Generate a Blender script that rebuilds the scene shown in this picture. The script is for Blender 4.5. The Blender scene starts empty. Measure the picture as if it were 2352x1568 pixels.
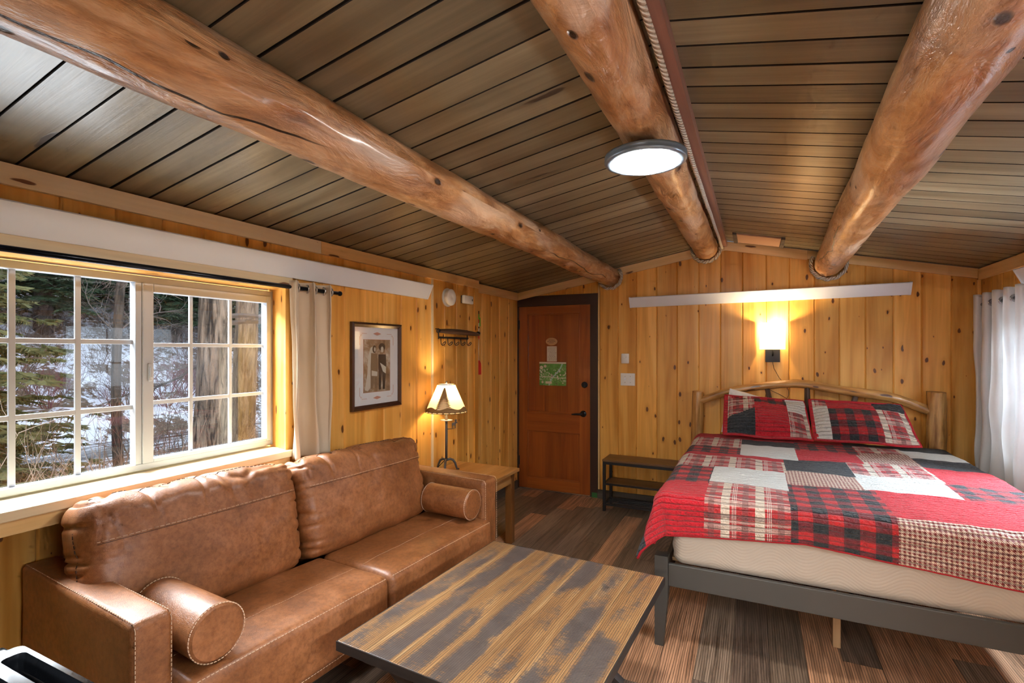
import bpy, bmesh, math, random
from mathutils import Vector, Matrix, noise as mn
random.seed(7)
C = bpy.context.scene.collection
V = Vector
PI = math.pi
R = math.radians

# ------------------------------------------------------------------ node helpers
class NT:
    def __init__(s, name):
        s.m = bpy.data.materials.new(name); s.m.use_nodes = True
        s.t = s.m.node_tree; s.t.nodes.clear()
        s.out = s.t.nodes.new('ShaderNodeOutputMaterial')
    def put(s, sock, v):
        if hasattr(v, 'is_output'): s.t.links.new(v, sock)
        elif isinstance(v, (tuple, list)):
            sock.default_value = tuple(v) + ((1,) if len(v) == 3 and sock.type == 'RGBA' else ())
        else: sock.default_value = v
    def n(s, ty, props=None, **ins):
        nd = s.t.nodes.new('ShaderNode' + ty)
        for k, v in (props or {}).items(): setattr(nd, k, v)
        for k, v in ins.items():
            key = int(k[1:]) if k[0] == '_' else k.replace('_', ' ')
            s.put(nd.inputs[key], v)
        return nd
    def ma(s, op, a, b=0.0, c=None):
        nd = s.t.nodes.new('ShaderNodeMath'); nd.operation = op
        s.put(nd.inputs[0], a); s.put(nd.inputs[1], b)
        if c is not None: s.put(nd.inputs[2], c)
        return nd.outputs[0]
    def uv(s, sx=1, sy=1, layer='UVMap', off=True):
        u = s.n('UVMap', {'uv_map': layer}).outputs[0]
        sp = s.n('SeparateXYZ', _0=u)
        x = s.ma('MULTIPLY', sp.outputs[0], sx); y = s.ma('MULTIPLY', sp.outputs[1], sy)
        z = s.ma('MULTIPLY', s.rnd(), 37.0) if off else 0.0
        return s.n('CombineXYZ', _0=x, _1=y, _2=z).outputs[0]
    def sep(s, v): 
        q = s.n('SeparateXYZ', _0=v); return q.outputs[0], q.outputs[1], q.outputs[2]
    def rnd(s): return s.n('Attribute', {'attribute_name': 'rnd'}).outputs['Fac']
    def obj(s, sc=1.0):
        o = s.n('TexCoord').outputs['Object']
        return s.n('VectorMath', {'operation': 'SCALE'}, _0=o, _3=sc).outputs[0]
    def noise(s, vec, scale=5, detail=3, rough=.5, dist=0):
        return s.n('TexNoise', Vector=vec, Scale=scale, Detail=detail, Roughness=rough, Distortion=dist).outputs[0]
    def ramp(s, fac, pts, interp='LINEAR'):
        nd = s.t.nodes.new('ShaderNodeValToRGB'); cr = nd.color_ramp; cr.interpolation = interp
        while len(cr.elements) < len(pts): cr.elements.new(.5)
        for e, (p, c) in zip(cr.elements, pts):
            e.position = p
            e.color = (c, c, c, 1) if isinstance(c, (int, float)) else tuple(c) + (1,)
        s.put(nd.inputs[0], fac); return nd.outputs[0]
    def mix(s, f, a, b, mode='MIX'):
        nd = s.t.nodes.new('ShaderNodeMix'); nd.data_type = 'RGBA'; nd.blend_type = mode
        s.put(nd.inputs[0], f)
        for k, v in ((6, a), (7, b)):
            if isinstance(v, (int, float)): v = (v, v, v)
            s.put(nd.inputs[k], v)
        return nd.outputs[2]
    def ss(s, x, lo, hi):   # smoothstep lo..hi -> 0..1
        nd = s.t.nodes.new('ShaderNodeMapRange'); nd.interpolation_type = 'SMOOTHSTEP'
        s.put(nd.inputs[0], x); nd.inputs[1].default_value = lo; nd.inputs[2].default_value = hi
        return nd.outputs[0]
    def bump(s, h, strength=.3, dist=.01, normal=None):
        nd = s.n('Bump', Strength=strength, Distance=dist, Height=h)
        if normal is not None: s.put(nd.inputs['Normal'], normal)
        return nd.outputs[0]
    def done(s, col, rough=.5, nrm=None, metal=0, coat=0, spec=.5, coat_rough=.1, sheen=0, trans=None, emis=None, es=0):
        b = s.n('BsdfPrincipled'); i = b.inputs
        s.put(i['Base Color'], col); s.put(i['Roughness'], rough); i['Metallic'].default_value = metal
        i['Specular IOR Level'].default_value = spec
        i['Coat Weight'].default_value = coat; i['Coat Roughness'].default_value = coat_rough
        i['Sheen Weight'].default_value = sheen
        if nrm is not None: s.put(i['Normal'], nrm)
        if emis is not None: s.put(i['Emission Color'], emis); i['Emission Strength'].default_value = es
        o = b.outputs[0]
        if trans:
            tr = s.n('BsdfTranslucent', Color=col); mx = s.n('MixShader', _0=trans, _1=o, _2=tr.outputs[0]); o = mx.outputs[0]
        s.t.links.new(o, s.out.inputs[0]); return s.m

def plain(name, col, rough=.5, **k):
    return NT(name).done(col, rough, **k)

def wood(name, light, mid, dark, knot=(.08, .03, .01), ks=(5.5, 2.6), kgate=.35, ksize=.085, rough=.35, coat=0, var=.35, grain=.5, gs=(34, 1.6), bump=.15, broad=(7, .5), coat_rough=.15, spec=.5):
    t = NT(name)
    g = t.noise(t.uv(*gs), 1, 4, .6, .4)
    bvec = t.uv(*broad)
    br = t.noise(bvec, 1, 3, .55, .8)
    # knots
    kv = t.n('TexVoronoi', {'feature': 'F1', 'voronoi_dimensions': '2D'}, Vector=t.n('VectorMath', {'operation': 'ADD'}, _0=t.uv(*ks, off=False), _1=t.n('VectorMath', {'operation': 'SCALE'}, _0=t.n('TexNoise', Vector=t.uv(30, 14), Scale=1.0, Detail=2).outputs[1], _3=.12).outputs[0]).outputs[0], Scale=1.0)
    kd = kv.outputs['Distance']
    kr, kg, kb = t.sep(kv.outputs['Color'])
    size = t.ma('MULTIPLY', kr, ksize)
    size = t.ma('MULTIPLY', size, t.ma('GREATER_THAN', kg, kgate))
    rel = t.ma('DIVIDE', kd, t.ma('ADD', size, .002))
    km = t.ma('SUBTRACT', 1, t.ss(rel, .75, 1.15))
    halo = t.ma('SUBTRACT', 1, t.ss(rel, .8, 3.2))
    col = t.ramp(br, [(.28, dark), (.5, mid), (.72, light)])
    fine = t.ramp(g, [(.3, tuple(c * (1 - grain) for c in (1, 1, 1))), (.7, (1, 1, 1))])
    col = t.mix(1.0, col, fine, 'MULTIPLY')
    # growth lines
    lw = t.n('TexWave', {'wave_type': 'BANDS', 'bands_direction': 'X', 'wave_profile': 'SIN'}, Vector=t.uv(1, .035), Scale=14.0, Distortion=9.0, Detail=2.0, Detail_Scale=1.2).outputs[1]
    col = t.mix(t.ma('MULTIPLY', t.ss(lw, .55, 1.0), grain * .5), col, dark)
    v = t.ma('ADD', t.ma('MULTIPLY', t.ma('SUBTRACT', t.rnd(), .5), var), 1.0)
    col = t.mix(1.0, col, t.n('CombineXYZ', _0=v, _1=v, _2=v).outputs[0], 'MULTIPLY')
    col = t.mix(t.ma('MULTIPLY', halo, .45), col, dark)
    col = t.mix(km, col, knot)
    h = t.ma('SUBTRACT', g, t.ma('MULTIPLY', km, .6))
    return t.done(col, rough, t.bump(h, bump, .004), coat=coat, coat_rough=coat_rough, spec=spec)

M = {}
M['pine'] = wood('honey_knotty_pine', (.96, .57, .17), (.88, .455, .10), (.64, .26, .035), knot=(.15, .05, .012), rough=.38, coat=.06, spec=.35, var=.34, grain=.16, bump=.06, ks=(9, 4.2), kgate=.45, ksize=.105)
M['pine_trim'] = wood('pale_pine_trim', (.95, .68, .36), (.90, .60, .26), (.74, .42, .14), knot=(.16, .06, .02), rough=.4, var=.15, grain=.14, bump=.06, ks=(11, 2.2), kgate=.5, ksize=.14)
M['pine_raw'] = wood('new_pale_pine', (.95, .84, .62), (.92, .77, .50), (.80, .60, .32), knot=(.20, .08, .035), rough=.5, var=.1, grain=.12, bump=.06, ks=(11, 2.2), kgate=.5, ksize=.11)
M['ceiling'] = wood('stained_ceiling_board', (.285, .238, .148), (.205, .168, .102), (.125, .10, .06), knot=(.05, .035, .025), rough=.33, coat=.3, var=.45, grain=.28, gs=(30, 1.6), bump=.35, ks=(6, 1.2), kgate=.8, ksize=.09, coat_rough=.3)
M['gap'] = plain('dark_gap', (.012, .009, .007), .9)
M['door'] = wood('red_brown_door_wood', (.46, .125, .020), (.36, .085, .013), (.24, .045, .008), knot=(.1, .03, .01), rough=.38, coat=.2, var=.25, grain=.25, gs=(60, 1.2), bump=.05, kgate=2)
M['door_dark'] = plain('dark_brown_paint', (.040, .017, .011), .45)
M['oak'] = wood('honey_oak', (.62, .34, .125), (.52, .26, .08), (.36, .15, .04), rough=.35, var=.15, grain=.35, gs=(70, 3), bump=.1, kgate=2, coat=.2)
M['oak_dark'] = wood('brown_oak', (.30, .12, .035), (.23, .085, .022), (.15, .05, .012), rough=.35, var=.15, grain=.35, gs=(70, 3), bump=.1, kgate=2)
M['bench_wood'] = wood('bench_board', (.24, .125, .055), (.19, .09, .035), (.11, .05, .02), rough=.35, grain=.4, bump=.1, kgate=.6)
M['log_small'] = wood('peeled_headboard_log', (.84, .52, .20), (.68, .36, .11), (.32, .13, .045), knot=(.10, .04, .02), rough=.35, coat=.2, grain=.4, gs=(40, 5), bump=.5, ks=(12, 4), kgate=.4, ksize=.2, broad=(18, 2.2))
M['barnwood'] = wood('grey_barn_wood', (.16, .13, .105), (.11, .09, .07), (.06, .045, .035), rough=.6, grain=.4, var=.3, bump=.2, kgate=.5)
M['plain_lumber'] = wood('support_leg_lumber', (.55, .36, .2), (.45, .28, .14), (.34, .2, .1), rough=.5, grain=.2, kgate=.7)
M['wood_bar'] = wood('weathered_brown_wood', (.19, .11, .07), (.13, .07, .045), (.06, .035, .025), rough=.6, grain=.5, bump=.4, kgate=.7)

def log_mat():
    t = NT('varnished_peeled_log')
    uv = t.uv(1, 1)
    a = t.noise(t.uv(7, 2.6), 1, 6, .68, .9); b = t.noise(t.uv(38, 6), 1, 4, .65, .5)
    fl = t.n('TexVoronoi', {'voronoi_dimensions': '2D', 'feature': 'SMOOTH_F1'}, Vector=t.n('VectorMath', {'operation': 'ADD'}, _0=t.uv(9, 3.2, off=False), _1=t.n('TexNoise', Vector=t.uv(9, 3.2), Scale=1.3, Detail=3).outputs[1]).outputs[0], Scale=1.0)
    flv, _g, _b = t.sep(fl.outputs['Color'])
    col = t.ramp(a, [(.30, (.20, .075, .024)), (.42, (.40, .175, .060)), (.52, (.58, .30, .125)), (.64, (.68, .43, .24))])
    col = t.mix(1.0, col, t.ramp(b, [(.3, (.6, .56, .54)), (.6, (1, 1, 1))]), 'MULTIPLY')
    col = t.mix(t.ma('MULTIPLY', t.ss(flv, .45, .9), .45), col, (.84, .66, .50))
    col = t.mix(t.ma('MULTIPLY', t.ss(flv, .42, .1), .35), col, (.36, .15, .05))
    blot = t.ss(t.noise(t.uv(2.2, .9), 1, 4, .6, 1.2), .56, .64)
    col = t.mix(t.ma('MULTIPLY', blot, .35), col, (.30, .10, .025))
    kv = t.n('TexVoronoi', {'voronoi_dimensions': '2D'}, Vector=t.uv(6, 3.2, off=False), Scale=1.0)
    kr, kg, kb = t.sep(kv.outputs['Color'])
    sz = t.ma('MULTIPLY', t.ma('MULTIPLY', kr, .12), t.ma('GREATER_THAN', kg, .3))
    rel = t.ma('DIVIDE', kv.outputs['Distance'], t.ma('ADD', sz, .002))
    km = t.ma('SUBTRACT', 1, t.ss(rel, .6, 1.2)); halo = t.ma('SUBTRACT', 1, t.ss(rel, .8, 2.6))
    col = t.mix(t.ma('MULTIPLY', halo, .4), col, (.19, .07, .03)); col = t.mix(km, col, (.035, .018, .012))
    # long drying cracks
    x, y, z = t.sep(uv)
    wob = t.noise(t.uv(0.0, 1.1), 1, 3, .5); xx = t.ma('ADD', x, t.ma('MULTIPLY', wob, .22))
    fr = t.ma('FRACT', t.ma('MULTIPLY', xx, 3.1)); d = t.ma('ABSOLUTE', t.ma('SUBTRACT', fr, .5))
    gate = t.ss(t.noise(t.uv(.7, .55), 1, 2, .5), .47, .56)
    wid = t.ma('MULTIPLY', gate, .011)
    crack = t.ma('MULTIPLY', t.ma('LESS_THAN', d, wid), gate)
    col = t.mix(crack, col, (.02, .01, .006))
    h = t.ma('SUBTRACT', t.ma('ADD', t.ma('ADD', t.ma('MULTIPLY', a, 1.2), t.ma('MULTIPLY', b, .35)), t.ma('MULTIPLY', fl.outputs['Distance'], .9)), t.ma('ADD', t.ma('MULTIPLY', crack, 1.0), t.ma('MULTIPLY', km, .5)))
    return t.done(col, .34, t.bump(h, .9, .018), coat=.45, coat_rough=.16)
M['log'] = log_mat()

def floor_mat():
    t = NT('mixed_vinyl_plank')
    r = t.rnd()
    base = t.ramp(r, [(.0, (.20, .145, .11)), (.16, (.58, .32, .19)), (.32, (.24, .175, .125)), (.5, (.68, .39, .23)), (.66, (.33, .245, .18)), (.78, (.60, .33, .19)), (.9, (.22, .16, .12))], 'CONSTANT')
    g = t.noise(t.uv(45, 2.2), 1, 4, .6, .5)
    col = t.mix(1.0, base, t.ramp(g, [(.32, (.42, .40, .38)), (.6, (1.05, 1.03, 1.0))]), 'MULTIPLY')
    lw = t.n('TexWave', {'wave_type': 'RINGS', 'rings_direction': 'Z'}, Vector=t.uv(9, .75), Scale=3.2, Distortion=5.0, Detail=2.0, Detail_Scale=.8).outputs[1]
    col = t.mix(t.ma('MULTIPLY', t.ss(lw, .68, .95), .7), col, (.055, .03, .02))
    return t.done(col, .42, t.bump(g, .15, .003), coat=.05)
M['floor'] = floor_mat()

def table_mat():
    t = NT('burnt_reclaimed_tabletop')
    u, v, _ = t.sep(t.uv(1, 1, 'UVN'))
    edge = t.ma('ABSOLUTE', t.ma('SUBTRACT', u, .5))        # .5 at plank joints
    e = t.ss(edge, .22, .5)
    n1 = t.noise(t.uv(7, 1.8), 1, 4, .6, .7)
    lines = t.n('TexWave', {'wave_type': 'RINGS', 'rings_direction': 'Z'}, Vector=t.uv(8, .9), Scale=4.5, Distortion=6.0, Detail=2.5, Detail_Scale=.9).outputs[1]
    wood_c = t.ramp(t.noise(t.uv(30, 2), 1, 4, .6, .4), [(.3, (.20, .098, .038)), (.55, (.33, .175, .068)), (.75, (.50, .32, .15))])
    wood_c = t.mix(t.ma('MULTIPLY', t.ss(lines, .7, .92), .75), wood_c, (.05, .03, .022))
    d = t.ma('SUBTRACT', t.ma('ADD', t.ss(n1, .38, .62), t.ma('MULTIPLY', t.ma('SUBTRACT', t.rnd(), .5), .9)), t.ma('MULTIPLY', e, .95))
    saw = t.n('TexWave', {'wave_type': 'BANDS', 'bands_direction': 'Y'}, Vector=t.uv(.6, 1), Scale=42.0, Distortion=1.6, Detail=2.0, Detail_Scale=3.0).outputs[1]
    sawb = t.noise(t.uv(40, 90), 1, 2, .5)
    d = t.ma('ADD', d, t.ma('MULTIPLY', t.ma('SUBTRACT', saw, .5), .5))
    d = t.ma('ADD', d, t.ma('MULTIPLY', t.ma('SUBTRACT', sawb, .5), 1.1))
    dm = t.ss(d, .20, .58)
    char = t.mix(t.noise(t.uv(20, 20), 1, 3, .5), (.035, .032, .035), (.10, .09, .088))
    col = t.mix(t.ma('MULTIPLY', dm, .9), wood_c, char)
    pale = t.ss(edge, .46, .5)
    col = t.mix(t.ma('MULTIPLY', pale, .35), col, (.46, .31, .16))
    return t.done(col, .38, t.bump(t.ma('ADD', lines, saw), .2, .002), coat=.15)
M['tabletop'] = table_mat()
M['table_dark'] = wood('charred_table_frame', (.06, .045, .04), (.035, .026, .022), (.015, .012, .011), rough=.5, grain=.4, kgate=.6)

def leather():
    t = NT('tan_distressed_leather')
    o = t.obj()
    a = t.noise(o, 4.5, 6, .65, .3); b = t.noise(o, 55, 4, .7)
    col = t.ramp(a, [(.3, (.205, .072, .022)), (.5, (.315, .118, .039)), (.7, (.425, .175, .070))])
    col = t.mix(1.0, col, t.ramp(b, [(.35, (.70, .67, .64)), (.6, (1.05, 1.05, 1.05))]), 'MULTIPLY')
    vo = t.n('TexVoronoi', {'feature': 'DISTANCE_TO_EDGE'}, Vector=o, Scale=230.0).outputs[0]
    h = t.ma('ADD', t.ma('MULTIPLY', t.ss(vo, 0, .12), .25), t.ma('MULTIPLY', t.noise(o, 9, 4, .55), 1.4))
    rg = t.ramp(a, [(.3, .34), (.7, .46)])
    return t.done(col, rg, t.bump(h, .35, .006), coat=.22, coat_rough=.32)
M['leather'] = leather()
M['stitch'] = plain('pale_thread', (.62, .42, .28), .7)
M['stitch_dark'] = plain('dark_seam', (.05, .022, .012), .7)

# quilt fabrics ----------------------------------------------------------------
def q_bump(t):
    x, y, z = t.sep(t.uv(1, 1, off=False))
    ln = t.ma('ABSOLUTE', t.ma('SUBTRACT', t.ma('FRACT', t.ma('MULTIPLY', y, 36)), .5))
    h = t.ma('MULTIPLY', t.ss(ln, .0, .22), .9)
    n1 = t.noise(t.uv(1, 1, off=False), 75, 3, .6, .6)
    n2 = t.noise(t.uv(1, 1, off=False), 14, 3, .5, .3)
    h = t.ma('ADD', h, t.ma('ADD', t.ma('MULTIPLY', n1, 2.0), t.ma('MULTIPLY', n2, 1.2)))
    return t.bump(h, 1.0, .012), t.ma('SUBTRACT', 1, t.ss(ln, .02, .10)), n1
def q_fin(t, col):
    nb, ln, n1 = q_bump(t)
    col = t.mix(t.ma('MULTIPLY', ln, .28), col, (.01, .01, .012))
    return t.done(col, .8, nb, sheen=.16, spec=.3)
def stripe(t, c, per, lo, hi, ph=0.0):
    f = t.ma('FRACT', t.ma('ADD', t.ma('DIVIDE', c, per), ph))
    return t.ma('MULTIPLY', t.ma('GREATER_THAN', f, lo), t.ma('LESS_THAN', f, hi))
def solidq(name, c):
    t = NT(name); return q_fin(t, c)
RED = (.62, .006, .020); WHT = (.80, .80, .76); CHA = (.028, .034, .042)
M['q_red'] = solidq('quilt_red', RED)
M['q_white'] = solidq('quilt_white', WHT)
M['q_char'] = solidq('quilt_charcoal', CHA)
def buffalo():
    t = NT('quilt_buffalo_check'); x, y, z = t.sep(t.uv(1, 1, off=False))
    a = stripe(t, x, .116, 0, .5); b = stripe(t, y, .105, 0, .5)
    s = t.ma('MULTIPLY', t.ma('ADD', a, b), .5)
    return q_fin(t, t.ramp(s, [(0, (.62, .022, .026)), (.4, (.20, .022, .03)), (.9, (.022, .03, .036))], 'CONSTANT'))
M['q_buffalo'] = buffalo()
def plaid():
    t = NT('quilt_plaid'); x, y, z = t.sep(t.uv(1, 1, off=False))
    c = t.mix(stripe(t, x, .15, .0, .26), (.56, .035, .04), (.82, .68, .55))
    c = t.mix(t.ma('MULTIPLY', stripe(t, y, .13, .1, .36), .5), c, (.80, .70, .60))
    c = t.mix(t.ma('MULTIPLY', stripe(t, x, .15, .62, .80), .6), c, (.22, .07, .07))
    c = t.mix(t.ma('MULTIPLY', stripe(t, y, .13, .62, .8), .6), c, (.16, .09, .09))
    for p in (.33, .38, .43): c = t.mix(t.ma('MULTIPLY', stripe(t, x, .15, p, p + .02), .85), c, (.85, .8, .7))
    for p in (.46, .51, .56): c = t.mix(t.ma('MULTIPLY', stripe(t, y, .13, p, p + .022), .85), c, (.85, .8, .7))
    for p in (.15, .22, .29, .36): c = t.mix(t.ma('MULTIPLY', stripe(t, y, .13, p, p + .02), .7), c, (.25, .16, .14))
    return q_fin(t, c)
M['q_plaid'] = plaid()
def hound():
    t = NT('quilt_houndstooth'); x, y, z = t.sep(t.uv(1, 1, off=False)); p = .017
    a = stripe(t, x, p, 0, .5); b = stripe(t, y, p, 0, .5)
    same = t.ma('COMPARE', a, b, .1)
    dg = t.ma('LESS_THAN', t.ma('FRACT', t.ma('DIVIDE', t.ma('ADD', x, y), p * .5)), .5)
    f = t.ma('ADD', t.ma('MULTIPLY', same, a), t.ma('MULTIPLY', t.ma('SUBTRACT', 1, same), dg))
    return q_fin(t, t.mix(f, (.80, .64, .50), (.25, .035, .035)))
M['q_hound'] = hound()
QI = ['q_red', 'q_white', 'q_char', 'q_buffalo', 'q_plaid', 'q_hound']
M['binding'] = plain('quilt_binding', (.42, .008, .018), .8)

def mattress_mat():
    t = NT('cream_mattress_fabric'); x, y, z = t.sep(t.uv(1, 1, off=False))
    yy = t.ma('ADD', y, t.ma('MULTIPLY', t.ma('SINE', t.ma('MULTIPLY', x, 24)), .03))
    l = t.ma('SINE', t.ma('MULTIPLY', yy, 210))
    h = t.ma('ABSOLUTE', l)
    return t.done((.52, .45, .37), .7, t.bump(h, .2, .006), sheen=.1)
M['mattress'] = mattress_mat()
M['bed_grey'] = plain('dark_grey_satin_paint', (.052, .050, .045), .42)
def fabric(name, col, sc=900, **k):
    t = NT(name); o = t.obj(); n1 = t.noise(o, sc, 2, .5); n2 = t.noise(o, 6, 3, .5)
    c = t.mix(1.0, col, t.ramp(n2, [(.3, (.93, .93, .93)), (.7, (1, 1, 1))]), 'MULTIPLY')
    return t.done(c, .8, t.bump(t.ma('ADD', n1, t.ma('MULTIPLY', n2, 3)), .15, .003), sheen=.2, spec=.3, **k)
M['curtain'] = fabric('beige_curtain', (.90, .77, .60), trans=.25)
M['curtain_w'] = fabric('white_curtain', (.88, .88, .88), trans=.35)
M['pillow_w'] = fabric('white_pillowcase', (.82, .80, .76))
M['white'] = plain('white_enamel', (.78, .84, .93), .35)
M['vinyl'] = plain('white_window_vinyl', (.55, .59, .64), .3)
M['plastic'] = plain('white_plastic', (.82, .81, .77), .35)
M['iron'] = plain('black_iron', (.03, .03, .033), .45, metal=.6)
M['rod'] = plain('black_rod', (.012, .016, .025), .22, metal=.5)
M['steel'] = plain('brushed_steel', (.55, .56, .58), .25, metal=1)
M['lampiron'] = plain('grey_wrought_iron', (.11, .11, .115), .5, metal=.6)
M['frame'] = plain('dark_walnut_frame', (.055, .022, .014), .25, coat=.4)
M['mat'] = plain('white_mat_board', (.88, .90, .95), .6)
M['matline'] = plain('pink_mat_line', (.62, .30, .24), .6)
M['sepia'] = plain('sepia_print', (.30, .20, .12), .6)
M['sepia_l'] = plain('sepia_light', (.72, .68, .6), .6)
M['sepia_d'] = plain('sepia_dark', (.09, .06, .045), .6)
M['black'] = plain('black_gloss_plastic', (.006, .007, .009), .12, spec=.15)
M['rim'] = plain('bluish_grey_lamp_ring', (.22, .30, .38), .3, metal=.4)
M['bluegreen'] = plain('green_paint', (.03, .14, .035), .6)
M['red_pl'] = plain('red_plastic', (.75, .03, .03), .4)
M['grn_pl'] = plain('green_plastic', (.12, .55, .03), .4)
M['snowpatch'] = plain('pinkish_new_board', (.46, .27, .17), .45)
def rope_mat():
    t = NT('cream_rope'); x, y, z = t.sep(t.uv(1, 1, off=False))
    tw = t.ma('SINE', t.ma('MULTIPLY', t.ma('ADD', t.ma('MULTIPLY', x, 285.6), t.ma('MULTIPLY', y, 230)), 1.0))
    n = t.noise(t.obj(), 300, 3, .6)
    c = t.mix(t.ss(tw, -1, -.3), (.36, .28, .19), (.84, .77, .65))
    return t.done(c, .9, t.bump(t.ma('ADD', tw, n), .9, .006))
M['rope'] = rope_mat()
def glass():
    t = NT('window_glass'); g = t.n('NewGeometry'); dt = t.n('VectorMath', {'operation': 'DOT_PRODUCT'}, _0=g.outputs['Incoming'], _1=g.outputs['Normal']).outputs['Value']
    fr = t.ma('ADD', .04, t.ma('MULTIPLY', .9, t.ma('POWER', t.ma('SUBTRACT', 1, t.ma('ABSOLUTE', dt)), 5)))
    tr = t.n('BsdfTransparent', Color=(.97, .98, .98)).outputs[0]; gl = t.n('BsdfGlossy', Color=(1, 1, 1), Roughness=.0).outputs[0]
    mx = t.n('MixShader', _0=fr, _1=tr, _2=gl); t.t.links.new(mx.outputs[0], t.out.inputs[0]); return t.m
M['glass'] = glass()
def emit(name, col, s):
    t = NT(name); e = t.n('Emission', Color=col, Strength=s); t.t.links.new(e.outputs[0], t.out.inputs[0]); return t.m
M['led'] = emit('lit_led_diffuser', (1.0, .96, .90), 115)
def shade(name, col, s, tr=.6):
    t = NT(name); b = t.n('BsdfDiffuse', Color=col).outputs[0]; l = t.n('BsdfTranslucent', Color=col).outputs[0]
    m1 = t.n('MixShader', _0=tr, _1=b, _2=l).outputs[0]; e = t.n('Emission', Color=(1, .74, .40), Strength=s).outputs[0]
    a = t.n('AddShader', _0=m1, _1=e); t.t.links.new(a.outputs[0], t.out.inputs[0]); return t.m
M['shade_w'] = shade('glowing_white_shade', (.9, .86, .78), 1.6)
M['shade_p'] = shade('glowing_parchment_shade', (.80, .62, .36), .12, .4)
M['shade_art'] = plain('brown_cutout_paper', (.30, .17, .06), .7)

# ------------------------------------------------------------------ mesh builder
class MB:
    def __init__(s): s.v = []; s.f = []; s.uv = []; s.un = []; s.r = []; s.mi = []
    def face(s, idx, uv=None, un=None, r=.5, mi=0):
        s.f.append(tuple(idx)); n = len(idx)
        s.uv.append(uv or [(0, 0)] * n); s.un.append(un or [(.5, .5)] * n); s.r.append(r); s.mi.append(mi)
    def poly(s, pts, uv=None, un=None, r=.5, mi=0):
        b = len(s.v); s.v += [V(p) for p in pts]; s.face(range(b, b + len(pts)), uv, un, r, mi)
    def box(s, lo, hi, Mx=None, r=None, mi=0, ch=0, grain=None):
        lo, hi = V(lo), V(hi); d = hi - lo
        if r is None: r = random.random()
        L = grain if grain is not None else max(range(3), key=lambda i: abs(d[i]))
        if ch:
            b0 = bmesh.new(); bmesh.ops.create_cube(b0, size=1)
            for v in b0.verts: v.co = V([(lo[i] + hi[i]) / 2 + v.co[i] * d[i] for i in range(3)])
            bmesh.ops.bevel(b0, geom=list(b0.edges), offset=ch, segments=2, affect='EDGES', profile=.5)
            b0.verts.index_update(); base = len(s.v)
            s.v += [(Mx @ v.co if Mx else v.co.copy()) for v in b0.verts]
            fs = [([v.index for v in f.verts], f.normal.copy(), [v.co.copy() for v in f.verts]) for f in b0.faces]; b0.free()
        else:
            c = [V((lo[0] if i & 1 == 0 else hi[0], lo[1] if i & 2 == 0 else hi[1], lo[2] if i & 4 == 0 else hi[2])) for i in range(8)]
            base = len(s.v); s.v += [(Mx @ p if Mx else p) for p in c]
            fs = []
            for q, nn in (((0, 2, 3, 1), (0, 0, -1)), ((4, 5, 7, 6), (0, 0, 1)), ((0, 1, 5, 4), (0, -1, 0)), ((2, 6, 7, 3), (0, 1, 0)), ((0, 4, 6, 2), (-1, 0, 0)), ((1, 3, 7, 5), (1, 0, 0))):
                fs.append((q, V(nn), [c[i] for i in q]))
        for q, nn, co in fs:
            ax = max(range(3), key=lambda i: abs(nn[i])); o = [i for i in range(3) if i != ax]
            if L in o: vv = L; uu = [i for i in o if i != L][0]
            else: uu, vv = o
            uv = [(p[uu] + r * 11.3, p[vv] + r * 5.7) for p in co]
            un = [((p[uu] - lo[uu]) / (d[uu] or 1), (p[vv] - lo[vv]) / (d[vv] or 1)) for p in co]
            s.face([base + i for i in q], uv, un, r, mi)
    def grid(s, P, nu, nv, uvf=None, closeu=False, r=.5, mif=None):
        b = len(s.v)
        for j in range(nv + 1):
            for i in range(nu + (0 if closeu else 1)): s.v.append(V(P(i / nu, j / nv)))
        w = nu + (0 if closeu else 1)
        for j in range(nv):
            for i in range(nu):
                q = [b + j * w + i, b + j * w + (i + 1) % w, b + (j + 1) * w + (i + 1) % w, b + (j + 1) * w + i]
                c = [(i / nu, j / nv), ((i + 1) / nu, j / nv), ((i + 1) / nu, (j + 1) / nv), (i / nu, (j + 1) / nv)]
                s.face(q, [uvf(*k) for k in c] if uvf else c, c, r, mif((i + .5) / nu, (j + .5) / nv) if mif else 0)
    def tube(s, pts, rad, seg=10, caps=True, r=None, mi=0, fn=None, closed=False):
        pts = [V(p) for p in pts]; n = len(pts)
        if not isinstance(rad, (list, tuple)): rad = [rad] * n
        if r is None: r = random.random()
        t0 = (pts[1] - pts[0]).normalized(); up = V((0, 0, 1)) if abs(t0.z) < .9 else V((1, 0, 0))
        a = t0.cross(up).normalized(); base = len(s.v); L = [0.0]
        for i in range(1, n): L.append(L[-1] + (pts[i] - pts[i - 1]).length)
        for i in range(n):
            if closed: t = (pts[(i + 1) % n] - pts[i - 1]).normalized()
            else: t = (pts[min(i + 1, n - 1)] - pts[max(i - 1, 0)]).normalized()
            a = (a - t * a.dot(t)).normalized(); b = t.cross(a)
            for k in range(seg):
                an = 2 * PI * k / seg; q = rad[i]
                if fn: q = rad[i] * fn(an, L[i])
                s.v.append(pts[i] + (a * math.cos(an) + b * math.sin(an)) * q)
        m = n if closed else n - 1
        rm = sum(rad) / n
        for i in range(m):
            for k in range(seg):
                i2 = (i + 1) % n; k2 = (k + 1) % seg
                u0 = 2 * PI * rm * k / seg; u1 = 2 * PI * rm * (k + 1) / seg; v0 = L[i]; v1 = L[i + 1] if i + 1 < n else L[i] + (pts[0] - pts[-1]).length
                o = r * 7.1
                s.face([base + i * seg + k, base + i * seg + k2, base + i2 * seg + k2, base + i2 * seg + k], [(u0 + o, v0 + o), (u1 + o, v0 + o), (u1 + o, v1 + o), (u0 + o, v1 + o)], None, r, mi)
        if caps and not closed:
            s.face([base + k for k in range(seg)][::-1], None, None, r, mi); s.face([base + (n - 1) * seg + k for k in range(seg)], None, None, r, mi)
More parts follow.
